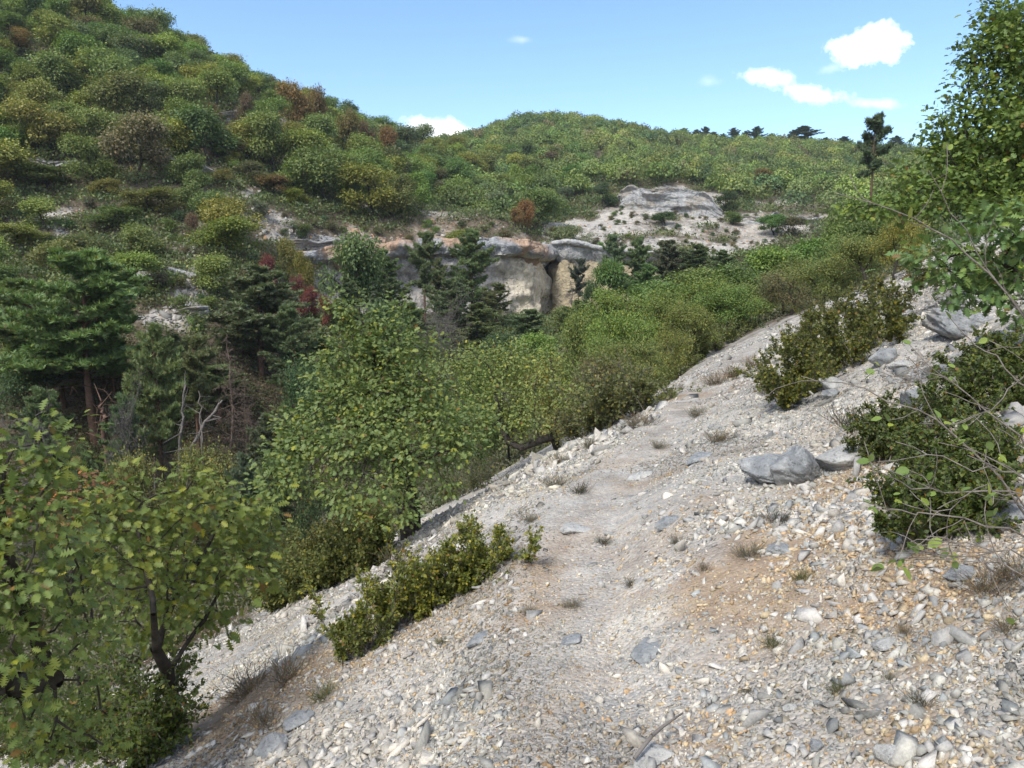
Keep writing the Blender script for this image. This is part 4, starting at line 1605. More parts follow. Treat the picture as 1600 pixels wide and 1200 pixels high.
tr = [(0, 0, -.2), (0, 0, 0)] + trunk_px([(1745, 320, 9.4), (1700, 300, 9.3), (1640, 290, 9.2), (1590, 293, 9.1), (1530, 300, 9.0)], foot)
pr = oak_meshes('right_oak', 26, 4, 4, 2500, 14, LOBED_S, .058, .085, 7, rosette=2.6, blobs=bl, trunk=tr, step=.12, tipr=.004, base=.11, wild=.6, di=9)
put('oak_tree', pr, OAK['parts'], OAK['mats'], tuple(foot), 1.0, 0, (.12, .175, .038), 'tall oak at the right edge with drooping sprays against the sky', 'tree')

# ---- oak sapling with larger leaves in front of it
foot = at(1560, 520)
Y0 = foot[1]
YN = min(Y0, 5.2)
foot = wp(1640, 560, YN)
foot[2] = gz(foot[0], foot[1])
L = [(1450, 400, YN, 26), (1480, 430, YN, 30), (1530, 400, YN, 34), (1570, 370, YN, 34), (1590, 430, YN, 40), (1500, 370, YN, 20), (1540, 455, YN, 26), (1430, 445, YN, 16), (1600, 350, YN, 30), (1500, 455, YN, 24), (1590, 480, YN, 30), (1540, 350, YN, 24)]
bl = blobs_px(L, foot)
pr = oak_meshes('oak_sapling', 27, 2, 2, 330, 7, LOBED, .07, .055, 6, rosette=2.2, blobs=bl, trunk=[(0, 0, -.1), (0, 0, 0)] + trunk_px([(1620, 470, YN), (1580, 420, YN)], foot), step=.09, tipr=.003, base=.02, di=9)
put('oak_sapling', pr, OAK['parts'], OAK['mats'], tuple(foot), 1.0, 0, (.12, .19, .06), 'fresh green oak sapling with large leaves above the broad grey slab', 'sapling')

# ------------------------------------------------------------------ box bushes and other near shrubs
SH = dict(parts=('stems', 'leaves'))


def bush(name, feet_px, nsh, length, lsize, color, label, seed, mats=(M_TWIG, M_BOX), side=5, per=20, up=.9, spread=.5, tmpl=DIAMOND, cat='bush', rstem=.004):
    P = at_many([a for a, _ in feet_px], [b_ for _, b_ in feet_px])
    c = P.mean(0)
    pr = shoot_shrub(name, seed, P - c, nsh, length, None, lsize, side, per, up, spread, tmpl, rstem)
    return put(name, pr, SH['parts'], mats, tuple(c), 1.0, 0, color, label, cat)


def line(x0, y0, x1, y1, n):
    return [(x0 + (x1 - x0) * i / (n - 1), y0 + (y1 - y0) * i / (n - 1)) for i in range(n)]


bush('box_bush', line(560, 1015, 690, 945, 8) + line(690, 945, 785, 885, 6) + line(590, 985, 750, 890, 6), 75, .33, .022, (.150, .165, .028), 'long low olive box bush lying along the gravel below the path', 51, side=5, per=15)
bush('box_bush', line(1225, 640, 1290, 590, 4) + line(1230, 560, 1330, 575, 5), 55, .50, .030, (.105, .115, .020), 'olive and orange tinged box bush above the white angular rock', 52, side=5, per=16)
bush('box_bush', line(1250, 540, 1400, 540, 7) + line(1260, 500, 1400, 500, 5), 52, .60, .034, (.095, .105, .020), 'wide tangled box thicket beside the end of the path', 53, side=5, per=16)
bush('box_bush', line(1420, 855, 1510, 820, 5) + line(1440, 800, 1570, 750, 6) + line(1450, 740, 1530, 710, 4), 75, .27, .019, (.075, .105, .022), 'dark green box bush behind the bare twigs on the right', 54, side=5, per=18, spread=.65)
bush('twiggy_shrub', line(1440, 455, 1590, 450, 6), 45, .45, .04, (.12, .115, .045), 'brownish thicket beneath the oak sprays at the right', 64, side=5, per=8, mats=(M_TWIG, M_LEAF), rstem=.006)
bush('box_bush', line(1490, 660, 1570, 640, 4), 34, .30, .022, (.08, .11, .024), 'dark box bush higher on the slope between the pointed boulder and the right edge', 55, side=5, per=16)
bush('box_bush', line(1510, 605, 1600, 585, 4), 30, .30, .022, (.085, .115, .026), 'small dark box bush just under the broad grey slab', 68, side=5, per=16)
bush('box_bush', line(1365, 720, 1420, 690, 4), 50, .26, .018, (.07, .095, .02), 'little box bush between the whitish boulder and the dark bush', 56, side=4, per=16)
bush('yellow_shrub', line(450, 915, 590, 850, 8), 130, 1.0, .045, (.13, .125, .028), 'thin yellowing shrub with tiny leaves beneath the spreading oak', 57, side=5, per=9, mats=(M_BARK, M_LEAF), rstem=.007, tmpl=OVAL)
bush('yellow_shrub', line(430, 955, 590, 885, 8), 100, .6, .038, (.13, .14, .035), 'low yellowish shrub strip on the lower gravel between the two oaks', 69, side=5, per=9, mats=(M_BARK, M_LEAF), rstem=.006, tmpl=OVAL)
bush('twiggy_shrub', line(880, 700, 1010, 640, 8), 70, 1.0, .05, (.13, .135, .045), 'brownish twiggy shrub between the crooked oak and the path', 58, side=5, per=7, mats=(M_TWIG, M_LEAF), rstem=.007)
bush('twiggy_shrub', line(1000, 630, 1060, 590, 6), 50, .9, .055, (.14, .15, .04), 'olive twiggy shrub halfway up the left side of the path', 59, side=5, per=8, mats=(M_TWIG, M_LEAF), rstem=.008)
bush('twiggy_shrub', line(1050, 590, 1165, 522, 6), 60, 1.1, .07, (.13, .15, .04), 'dense olive shrub where the path leaves view', 60, side=5, per=9, mats=(M_TWIG, M_LEAF), rstem=.009)
bush('twiggy_shrub', line(690, 790, 760, 760, 5), 40, .8, .04, (.10, .11, .04), 'half bare grey shrub right of the spreading oak trunk', 61, side=4, per=5, mats=(M_TWIG, M_LEAF), rstem=.006)
bush('box_bush', [(80, 1190), (130, 1180), (190, 1190), (60, 1180), (230, 1195)], 120, .55, .024, (.075, .105, .02), 'dark low box bush in the bottom left corner', 62, side=5, per=14)
bush('box_bush', [(552, 1022), (548, 1028)], 8, .3, .02, (.12, .14, .03), 'thin outlying box shoots at the left tip of the long bush', 63, side=4, per=12)

# bare arching twigs from the right edge
foot = wp(1700, 980, 2.3)
foot[2] = gz(foot[0], foot[1])
r = np.random.default_rng(66)
E, LP, LD = [], [], []


def twig(pts, r0, r1, nside=7, leaves=2, sl=.16):
    pts = np.array(pts) - foot
    n = 14
    tt = np.linspace(0, len(pts) - 1, n)
    Q = np.stack([np.interp(tt, range(len(pts)), pts[:, c]) for c in range(3)], 1)
    Q = Q + r.normal(size=Q.shape) * .006
    rd = np.linspace(r0, r1, n)
    for i_ in range(n - 1):
        E.append((Q[i_], Q[i_ + 1], rd[i_], rd[i_ + 1]))
    for s in range(nside):
        k = r.integers(2, n - 1)
        d = unit(Q[k] - Q[k - 1])
        e = unit(d * .8 + r.normal(size=3) * .55)
        L_ = sl * (.4 + r.random())
        p_ = Q[k]
        for q_ in range(4):
            e = unit(e + r.normal(size=3) * .18)
            nx_ = p_ + e * L_ / 4
            E.append((p_, nx_, .0016, .0012))
            p_ = nx_
        if r.random() < .55:
            for q_ in range(leaves + r.integers(0, 3)):
                LP.append(p_ + r.normal(size=3) * .012)
                LD.append(unit(e + r.normal(size=3) * .8))


for (pts, r0) in [([(1720, 980, 2.3), (1600, 800, 2.3), (1520, 700, 2.35), (1440, 640, 2.4), (1330, 600, 2.5), (1250, 590, 2.6)], .0045),
                  ([(1720, 960, 2.3), (1600, 770, 2.2), (1450, 770, 2.3), (1370, 735, 2.3)], .004), ([(1720, 980, 2.2), (1600, 830, 2.1), (1450, 800, 2.15), (1370, 795, 2.2)], .004),
                  ([(1720, 1000, 2.2), (1600, 860, 2.1), (1480, 870, 2.1), (1400, 860, 2.2)], .003), ([(1720, 900, 2.5), (1600, 690, 2.4), (1500, 610, 2.5), (1420, 560, 2.6)], .004),
                  ([(1720, 900, 2.5), (1640, 640, 2.4), (1560, 560, 2.5), (1500, 520, 2.6)], .004), ([(1720, 950, 2.1), (1600, 740, 2.1), (1510, 730, 2.15), (1400, 690, 2.25)], .003),
                  ([(1720, 1000, 2.0), (1600, 900, 2.0), (1520, 850, 2.05), (1420, 845, 2.1)], .003), ([(1740, 860, 2.6), (1600, 480, 2.6), (1500, 380, 2.7), (1400, 330, 2.8), (1300, 302, 2.9)], .0045),
                  ([(1740, 860, 2.6), (1620, 520, 2.6), (1530, 400, 2.7), (1450, 270, 2.7)], .003), ([(1720, 900, 2.4), (1620, 560, 2.4), (1560, 640, 2.4), (1480, 660, 2.4)], .003),
                  ([(1720, 960, 2.2), (1600, 780, 2.2), (1530, 760, 2.2), (1450, 820, 2.2)], .003)]:
    twig([wp(*q) for q in pts], r0, .0014)
V, F = tubes(*[np.array([x_[i_] for x_ in E]) for i_ in range(4)], 5)
st = new_mesh('twigs', V, F, True)
LP, LD = np.array(LP), np.array(LD)
V, F = stamp(OVAL[0], OVAL[1], LP, frames(LD, unit(np.array([0, 0, 1.]) + r.normal(size=LP.shape) * .5)), .030 * np.exp(r.normal(size=len(LP)) * .25))
lv = new_mesh('leaves', V, F)
put('bare_shrub', (st, lv), ('twigs', 'leaves'), (M_TWIG, M_LEAF), tuple(foot), 1.0, 0, (.16, .22, .05), 'almost leafless shrub whose thin grey twigs arch in from the right edge', 'shrub')

# ------------------------------------------------------------------ small dry tufts on the gravel
tuft_meshes = []
for q in range(5):
    r = np.random.default_rng(700 + q)
    n = 200
    A = r.normal(size=(n, 3)) * np.array([.05, .05, 0]) + np.array([0, 0, -.01])
    d = unit(np.stack([A[:, 0] * 7 + r.normal(size=n) * .35, A[:, 1] * 7 + r.normal(size=n) * .35, np.full(n, .9)], 1))
    L_ = .05 + .10 * r.random(n)
    B_ = A + d * L_[:, None]
    C_ = B_ + unit(d + r.normal(size=(n, 3)) * .35) * (L_ * .6)[:, None]
    V1, F1 = tubes(np.concatenate([A, B_]), np.concatenate([B_, C_]), np.full(2 * n, .0016), np.full(2 * n, .0012), 3)
    tuft_meshes.append(new_mesh('dry_tuft', V1, F1))
TUFTS = [(895, 948, 34, 'g', 'grey dry tuft on the ochre patch beside the path'), (828, 958, 30, 'g', 'small olive grey tuft left of the path'), (1340, 670, 90, 'd', 'wide dark spiky tuft below the pointed boulder'),
         (830, 815, 36, 'g', 'green grey tuft by the right tip of the long box bush'), (1170, 868, 56, 'g', 'wide grey tuft in the middle of the ochre soil'), (1255, 905, 36, 'o', 'olive tuft at the lower edge of the ochre soil'),
         (1185, 812, 24, 'g', 'round grey tuft left of the darker wide one'), (1220, 818, 50, 'd', 'dark low tuft under the leaning boulders'), (1125, 690, 44, 'b', 'brown dry tuft on the stones left of the boulders'),
         (1166, 1083, 22, 'd', 'dark little tuft in the lower middle gravel'), (1310, 1080, 40, 'o', 'straggly olive tuft in the lower gravel right of centre'), (1210, 1010, 44, 'o', 'thin green tuft above the lower middle gravel'),
         (1415, 990, 34, 'b', 'purplish dry tuft among the right hand stones'), (1000, 665, 50, 'b', 'brown grass tuft on the path edge below the bend'), (985, 672, 40, 'd', 'grey tuft next to the brown one on the path edge'),
         (1120, 600, 44, 'b', 'brown grass tuft beside the upper path'), (1150, 590, 44, 'b', 'straw tuft between the upper path and the box thicket'), (1180, 575, 44, 'b', 'straw tuft at the top of the path'),
         (1200, 615, 40, 'g', 'grey tuft under the olive box bush'), (1545, 920, 90, 'b', 'large mound of dry grass at the right edge'), (1590, 900, 90, 'b', 'dry grass mound cut by the right edge'),
         (925, 700, 40, 'g', 'grey tuft at the left gravel edge below the twiggy shrub'), (880, 725, 44, 'g', 'grey brown tuft near the crooked oak'), (870, 760, 44, 'g', 'low grey tuft on the slope below the crooked oak'),
         (905, 770, 40, 'd', 'dark tuft on the gravel left of the path'), (1090, 650, 36, 'g', 'grey tuft right of the path'), (1060, 850, 34, 'g', 'small grey tuft by the narrow slab'),
         (945, 850, 30, 'd', 'small dark tuft beside the whitish flat slab'), (690, 1005, 24, 'o', 'tiny green tuft among the white chips'), (505, 1090, 50, 'o', 'bright green weed at the lower left gravel edge'),
         (390, 1080, 90, 'b', 'brown grass mound on the ochre bank at lower left'), (455, 1060, 90, 'b', 'brown grass mound on the ochre bank right of the first'), (420, 1130, 80, 'b', 'dry brown tuft above the long grey rock'),
         (330, 1000, 60, 'b', 'brown tuft on the lower scree behind the small oak'), (375, 975, 60, 'g', 'grey tuft on the lower scree behind the small oak'), (620, 880, 50, 'b', 'brown tuft at the foot of the long box bush'),
         (1030, 700, 30, 'g', 'tiny grey tuft beside the pale step of the path'), (1440, 1100, 50, 'd', 'dark matted tuft near the lower right stones'), (1575, 985, 50, 'b', 'brown tuft above the lower right corner'),
         (1100, 890, 28, 'b', 'purple brown tuft on the ochre edge'), (985, 915, 26, 'd', 'dark speck of a tuft left of the ochre soil'), (1390, 1060, 30, 'g', 'grey tuft between two pale stones at lower right')]
CM = {'g': (.17, .17, .145), 'd': (.075, .08, .065), 'b': (.165, .145, .11), 'o': (.10, .12, .05)}
for q, (px, py, w, c, lab) in enumerate(TUFTS):
    p = at(px, py)
    o = link('dry_tuft', tuft_meshes[q % 5], mat=M_DRY)
    s = w / FPX * p[1] / .26 * .85
    o.location = tuple(p)
    o.scale = (s, s, s * (.7 if w < 60 else .55))
    o.rotation_euler = (0, -.2, q * 1.3)
    o.color = (*CM[c], 1)
    tag(o, lab, 'grass tuft', 'dry tufts on the gravel')

# ------------------------------------------------------------------ woods in the middle distance
MIDO = [oak_meshes('mid_oak_%d' % q, 300 + q, 5, 5, 520, 22, DIAMOND, .105, .22, 5, tipr=.012, di=7) for q in range(4)]
FARO = [oak_meshes('far_oak_%d' % q, 330 + q, 5, 5, 260, 26, DIAMOND, .185, .27, 4, tipr=.02, step=.33, lean=((q % 3 - 1) * .5, (q % 2) * .4)) for q in range(7)]
PINES = [pine_meshes('pine_%d' % q, 360 + q, 12, 8.5 - q * .6, [.36, .25, .3, .42][q], [1.0, 1.1, 1.0, .8][q], tuft=.24) for q in range(4)]
BUSHV = [oak_meshes('low_bush_%d' % q, 380 + q, 1.6, 2.2, 100, 16, DIAMOND, .14, .19, 3, tipr=.012, step=.16, trunk_h=.15) for q in range(4)]
THIN = [oak_meshes('thin_tree_%d' % q, 390 + q, 5, 4, 240, 9, DIAMOND, .12, .24, 4, tipr=.022, step=.3) for q in range(2)]


def jitter(c, r, a=.13):
    k = 1 + a * r.normal()
    return tuple(max(.012, min(.5, v * k * (1 + .07 * r.normal()))) for v in c)


def stand(px, top, Y, wpx, kind, color, label, cat, name, group=None, seed=0, hmin=.0, native=None, parts=None, mats=None, variants=None):
    """a tree standing on the ground under the place where its crown is seen"""
    r = np.random.default_rng(9000 + seed)
    tp = wp(px, top, Y)
    z0 = gz(tp[0], tp[1]) - .1
    H = max(hmin, tp[2] - z0)
    W = wpx / FPX * Y
    nh, nw = native
    v = variants[r.integers(len(variants))]
    s = (W / nw, W / nw, H / nh)
    e = put(name, v, parts, mats, (tp[0], tp[1], z0), s, r.random() * 6.28, jitter(color, r, .08), label, cat, group)
    return e


def oak(px, top, Y, w, c, label, seed, v=None, group=None):
    v = v or (MIDO if Y < 50 else FARO)
    return stand(px, top, Y, w, 'oak', c, label, 'tree', 'oak_tree', group, seed, 2.0, (5, 5), OAK['parts'], (M_BARK, M_LEAFF) if v is FARO else OAK['mats'], v)


def pine(px, top, Y, w, c, label, seed, v=None):
    return stand(px, top, Y, w * 1.12, 'pine', c, label, 'tree', 'pine_tree', None, seed, 4.0, (12, 8), PINE['parts'], PINE['mats'], v or PINES)


NEED = (.140, .178, .082)
NEEDB = (.130, .168, .098)
NEEDG = (.165, .210, .086)
k = 0
for (px, top, Y, w, c, lab, v) in [
        (125, 380, 44, 250, NEEDG, 'broad dark pine with an orange brown trunk, biggest tree at the left edge', [PINES[0]]),
        (20, 430, 48, 170, NEEDG, 'dark pine cut by the left edge behind the broadest pine', [PINES[1]]),
        (235, 500, 40, 130, NEEDG, 'small green pine just right of the broadest pine', [PINES[2]]),
        (400, 408, 52, 185, NEEDB, 'dense bluish pine with a rounded top under the red bushes', [PINES[1]]),
        (455, 470, 50, 120, NEEDB, 'lower bluish pine at the right flank of the dense one', [PINES[2]]),
        (300, 515, 44, 110, NEED, 'pine with a thin bare lower trunk left of the dead brown conifer', [PINES[3]]),
        (600, 385, 79, 72, NEED, 'slim dark pine in front of the grey part of the cliff wall', None),
        (662, 355, 77, 80, NEED, 'pointed dark pine standing tallest against the orange cliff lip', [PINES[3]]),
        (737, 352, 79, 84, NEED, 'tall dark pine against the cliff lip, right of the pointed one', [PINES[1]]),
        (705, 430, 70, 80, NEEDB, 'dark pine below the cliff between the two tall pines', None),
        (640, 470, 68, 84, NEED, 'lower dark pine under the pointed tall pine', None),
        (775, 440, 78, 60, NEED, 'small dark pine at the left edge of the bare pale wall', None),
        (610, 430, 74, 80, NEED, 'dark pine in front of the grey left part of the cliff, below the slim one', None),
        (560, 410, 76, 60, NEEDB, 'bluish dark pine by the left end of the cliff wall', None),
        (685, 400, 82, 50, NEED, 'narrow dark pine between the two tall ones', None),
        (90, 520, 46, 150, NEEDG, 'green pine crown filling the gap beneath the broadest pine', None),
        (340, 590, 47, 130, NEED, 'dark pine behind the dead brown conifer', None),
        (270, 600, 48, 110, NEED, 'dark pine at the back of the hollow', None),
        (175, 560, 47, 120, NEED, 'dark pine between the broadest pine and the small green one', None),
        (500, 560, 56, 110, NEED, 'dark pine behind the left shoulder of the middle oak', None),
        (745, 470, 70, 90, NEED, 'dark pine low in front of the pale wall', None),
        (692, 505, 62, 100, NEED, 'dark spreading pine behind the top of the middle oak', None),
        (825, 480, 66, 90, NEED, 'round dark pine at the foot of the pale curtain of rock', None),
        (900, 535, 58, 70, NEED, 'dark pine sunk among the light oaks below the gorge', None),
        (960, 362, 84, 62, NEEDB, 'tall bluish pine at the right end of the yellow wall', None),
        (1000, 366, 86, 58, NEED, 'dark pine second from the yellow wall', None),
        (1045, 372, 84, 64, NEEDB, 'wide dark pine in the row below the far scree', None),
        (1090, 388, 82, 54, NEED, 'shorter dark pine toward the right of the row below the far scree', None),
        (1010, 410, 74, 66, NEED, 'dark pine in front of the row below the far scree', None),
        (1130, 400, 78, 50, NEED, 'last dark pine at the right end of the row below the far scree', None),
        (905, 400, 86, 46, (.10, .11, .085), 'greyish sparse pine in front of the yellow wall', [PINES[3]]),
        (60, 600, 40, 110, NEED, 'drooping pine boughs low at the left edge above the nearest oak', [PINES[2]]),
        (190, 610, 38, 90, NEED, 'young pine in the dark hollow under the broadest pine', [PINES[2]]),
        (420, 640, 36, 120, NEEDB, 'bluish young pine between the dead conifer and the middle oak', [PINES[1]]),
        (380, 700, 30, 90, NEEDB, 'pale bluish young pine at the left flank of the middle oak', [PINES[1]]),
        (540, 430, 66, 70, NEEDB, 'bluish pine behind the red bushes', None)]:
    k += 1
    pine(px, top, Y, w, c, lab, k, v)

# the tall lone pine against the sky on the right
e = stand(1368, 172, 70, 62, 'pine', (.075, .11, .06), 'lone thin pine whose open tuft of a crown stands above the right skyline', 'tree', 'pine_tree', None, 77, 4, (12, 3.8), PINE['parts'], PINE['mats'],
          [pine_meshes('lone_pine', 377, 12, 4.6, .64, .42, dead_low=False, tuft=.20)])

# dead trees
DEADV = [dead_meshes('dead_conifer_%d' % q, 400 + q, 9, 4.5, 70, .3, .013, True, .05 * q) for q in range(3)]
DEADG = [dead_meshes('dead_bush_%d' % q, 410 + q, 4, 5, 70, .15, .012, False, .1) for q in range(2)]
for (px, top, Y, w, mt, v, lab) in [
        (352, 512, 41, 110, M_DEADB, DEADV[0], 'dead conifer with a reddish brown bare crown left of the middle oak'),
        (378, 580, 43, 60, M_DEADB, DEADV[1], 'second dead brown conifer leaning close behind the first'),
        (690, 488, 52, 110, M_DEAD, DEADG[0], 'grey dead tree with raking bare branches behind the top of the middle oak'),
        (660, 500, 54, 70, M_DEAD, DEADV[2], 'slender grey dead conifer just left of the raking dead tree'),
        (60, 630, 33, 130, M_DEAD, DEADG[1], 'grey tangle of dead branches above the nearest oak at the left edge'),
        (190, 640, 37, 80, M_DEAD, DEADG[0], 'dead brown branchwork beneath the broadest pine'),
        (897, 435, 84, 60, M_DEAD, DEADV[1], 'grey dead conifer below the yellow cliff wall'),
        (1140, 470, 44, 60, M_DEAD, DEADV[2], 'thin grey dead snag rising from the light oaks'),
        (255, 660, 40, 60, M_DEAD, DEADG[1], 'fallen looking grey dead tree in the dark hollow')]:
    k += 1
    me = [m_.copy() for m_ in v]
    for m_ in me:
        m_.materials.clear()
    stand(px, top, Y, w, 'dead', (1, 1, 1), lab, 'dead tree', 'dead_tree', None, k, 2.5, (9, 4.5) if 'conifer' in v[0].name else (4, 5), ('trunk', 'branches'), (mt, mt), [me])


def bare_stem(pts, r0, lab, mt):
    P_ = np.array([wp(*q) for q in pts])
    P_[0, 2] = gz(P_[0, 0], P_[0, 1]) - .1
    base = P_[0].copy()
    tt = np.linspace(0, len(P_) - 1, 16)
    Q = np.stack([np.interp(tt, range(len(P_)), P_[:, c]) for c in range(3)], 1) - base
    r = np.random.default_rng(int(pts[0][0]))
    Q[1:] += r.normal(size=(15, 3)) * .05
    rd = np.linspace(r0, r0 * .35, 16)
    E = [(Q[i_], Q[i_ + 1], rd[i_], rd[i_ + 1]) for i_ in range(15)]
    for s in range(10):
        i_ = r.integers(5, 15)
        d = unit(np.array([r.normal(), r.normal(), .5 * r.normal() + .2]))
        E.append((Q[i_], Q[i_] + d * (.5 + r.random()), r0 * .25, r0 * .08))
    V_, F_ = tubes(*[np.array([x_[c] for x_ in E]) for c in range(4)], 6)
    o = link('dead_tree', new_mesh('dead_stem', V_, F_, True), mat=mt)
    o.location = tuple(base)
    tag(o, lab, 'dead tree')


bare_stem([(282, 760, 38), (300, 700, 38), (330, 650, 38), (348, 625, 38)], .13, 'pale curved bare trunk leaning right in the dark hollow', M_DEAD)
bare_stem([(272, 750, 39), (282, 680, 39), (288, 600, 39)], .11, 'upright greyish bare trunk left of the pale curved one', M_DEAD)
bare_stem([(318, 750, 39), (315, 680, 39), (312, 610, 39)], .07, 'thin dark bare stem between the curved trunk and the dead conifer', M_TWIG)
bare_stem([(168, 720, 40), (163, 660, 40), (158, 625, 40)], .18, 'reddish bare trunk right of the broadest pine trunk', M_PBARK)
bare_stem([(242, 700, 41), (236, 660, 41), (232, 640, 41)], .06, 'small crooked pale stem in the dark hollow', M_DEAD)

# light oaks below the path and in the mouth of the gorge
for (px, top, Y, w, c, lab) in [
        (960, 452, 46, 120, G_LIGHT, 'light oak with its crown against the foot of the yellow wall'),
        (1030, 445, 50, 120, G_OAK, 'green oak filling in below the dark oaks'),
        (1090, 425, 54, 120, G_LIGHT, 'light oak under the right half of the pine row'),
        (1150, 412, 56, 110, G_OAK, 'green oak hiding the foot of the far scree'),
        (1205, 392, 58, 110, G_LIGHT, 'light oak at the lower right corner of the far scree'),
        (1265, 372, 60, 110, G_OAK, 'green oak right of the far scree corner'),
        (1325, 352, 58, 100, G_LIGHT, 'light oak left of the drooping sprays'),
        (930, 440, 80, 46, G_DARK, 'dark small oak at the middle of the yellow wall'),
        (905, 500, 30, 110, G_LIGHT, 'light green oak in the middle of the wood below the path'),
        (980, 500, 28, 130, G_LIGHT, 'broad light oak left of the olive thicket'),
        (1040, 470, 36, 120, G_LIGHT, 'fresh green oak in front of the row of dark pines'),
        (945, 540, 24, 110, G_OAK, 'green oak right of the crooked limbed one'),
        (990, 545, 24, 100, G_LIGHT, 'olive oak leaning over the left side of the path'),
        (860, 570, 24, 90, G_YEL, 'yellow green oak behind the crooked limbed one'),
        (795, 540, 30, 90, G_OAK, 'green oak in shade between middle oak and yellow green one'),
        (735, 560, 28, 90, G_OAK, 'green oak touching the right side of the middle oak'),
        (1100, 450, 38, 110, G_LIGHT, 'light green oak below the last dark pine'),
        (1160, 440, 44, 110, G_LIGHT, 'bright oak at the foot of the far scree'),
        (1215, 420, 48, 100, OLV, 'olive oak beyond the end of the path'),
        (1080, 490, 32, 110, G_LIGHT, 'olive oak above the middle of the path'),
        (1140, 465, 36, 110, G_LIGHT, 'rounded olive oak just below the path end'),
        (1040, 530, 27, 80, G_LIGHT, 'light olive tree close to the path left of its end'),
        (1250, 400, 44, 110, OLV, 'dull oak left of the drooping sprays of the right oak'),
        (1310, 385, 40, 100, G_OAK, 'green oak right under the drooping sprays'),
        (1370, 350, 50, 110, G_OAK, 'green oak half hidden behind the drooping sprays'),
        (1430, 260, 62, 100, G_OAK, 'tall green oak behind the right oak near the skyline'),
        (1500, 270, 55, 120, G_DARK, 'dark oak behind the right oak'),
        (1570, 280, 50, 130, G_DARK, 'dark oak behind the trunk limb at the right edge'),
        (1320, 330, 60, 90, OLV, 'olive oak on the bank under the lone pine'),
        (1240, 465, 34, 90, BRN, 'brownish thin oak over the box thicket'),
        (955, 412, 76, 64, (.09, .16, .035), 'bright round oak between the yellow wall and the pines'),
        (985, 435, 80, 80, G_DARK, 'dark oak in front of the right end of the yellow wall'),
        (1040, 440, 78, 80, G_DARK, 'dark oak under the wide dark pine'),
        (1100, 440, 70, 90, G_OAK, 'green oak in front of the shorter dark pine'),
        (835, 520, 50, 80, G_LIGHT, 'light oak under the round dark pine'),
        (780, 520, 56, 80, G_DARK, 'dark oak below the pale wall'),
        (880, 480, 70, 60, OLV, 'olive tree at the foot of the cleft'),
        (600, 470, 60, 90, G_DARK, 'dark oak hidden behind the top of the middle oak'),
        (545, 365, 74, 100, (.115, .15, .05), 'round headed light oak at the left end of the cliff'),
        (480, 560, 40, 110, G_DARK, 'dark oak at the left flank of the middle oak'),
        (30, 560, 44, 120, G_DARK, 'dark oak under the pines at the left edge'),
        (300, 690, 34, 120, OLV, 'olive undergrowth tree in the dark hollow'),
        (210, 700, 32, 110, OLV, 'low olive tree at the bottom of the dark hollow'),
        (120, 690, 30, 100, G_DARK, 'low dark tree behind the nearest oak'),
        (450, 700, 26, 100, G_DARK, 'dark low oak behind the small yellowing oak'),
        (400, 780, 16, 120, OLV, 'olive thicket tree behind the small yellowing oak'),
        (1225, 440, 36, 90, BRN, 'brownish tree at the top of the path'),
        (1290, 440, 27, 120, OLV, 'olive tree behind the wide box thicket'),
        (1350, 430, 25, 110, OLV, 'olive tree right of the one behind the box thicket'),
        (1400, 400, 24, 80, G_YEL, 'yellowish small oak beneath the drooping sprays'),
        (965, 600, 20, 80, OLV, 'thin olive oak at the edge of the gravel left of the path'),
        (925, 610, 20, 90, BRN, 'brown tinged oak at the gravel edge')]:
    k += 1
    thin = c is BRN
    c = (.155, .175, .055) if c is OLV else c
    c = tuple(1.12 * v_ for v_ in c)
    top = top - (16 if 22 <= Y <= 40 and px > 850 else 0)
    oak(px, top, Y, w, c, lab, k, (THIN + MIDO[:1]) if thin and Y < 45 else None)

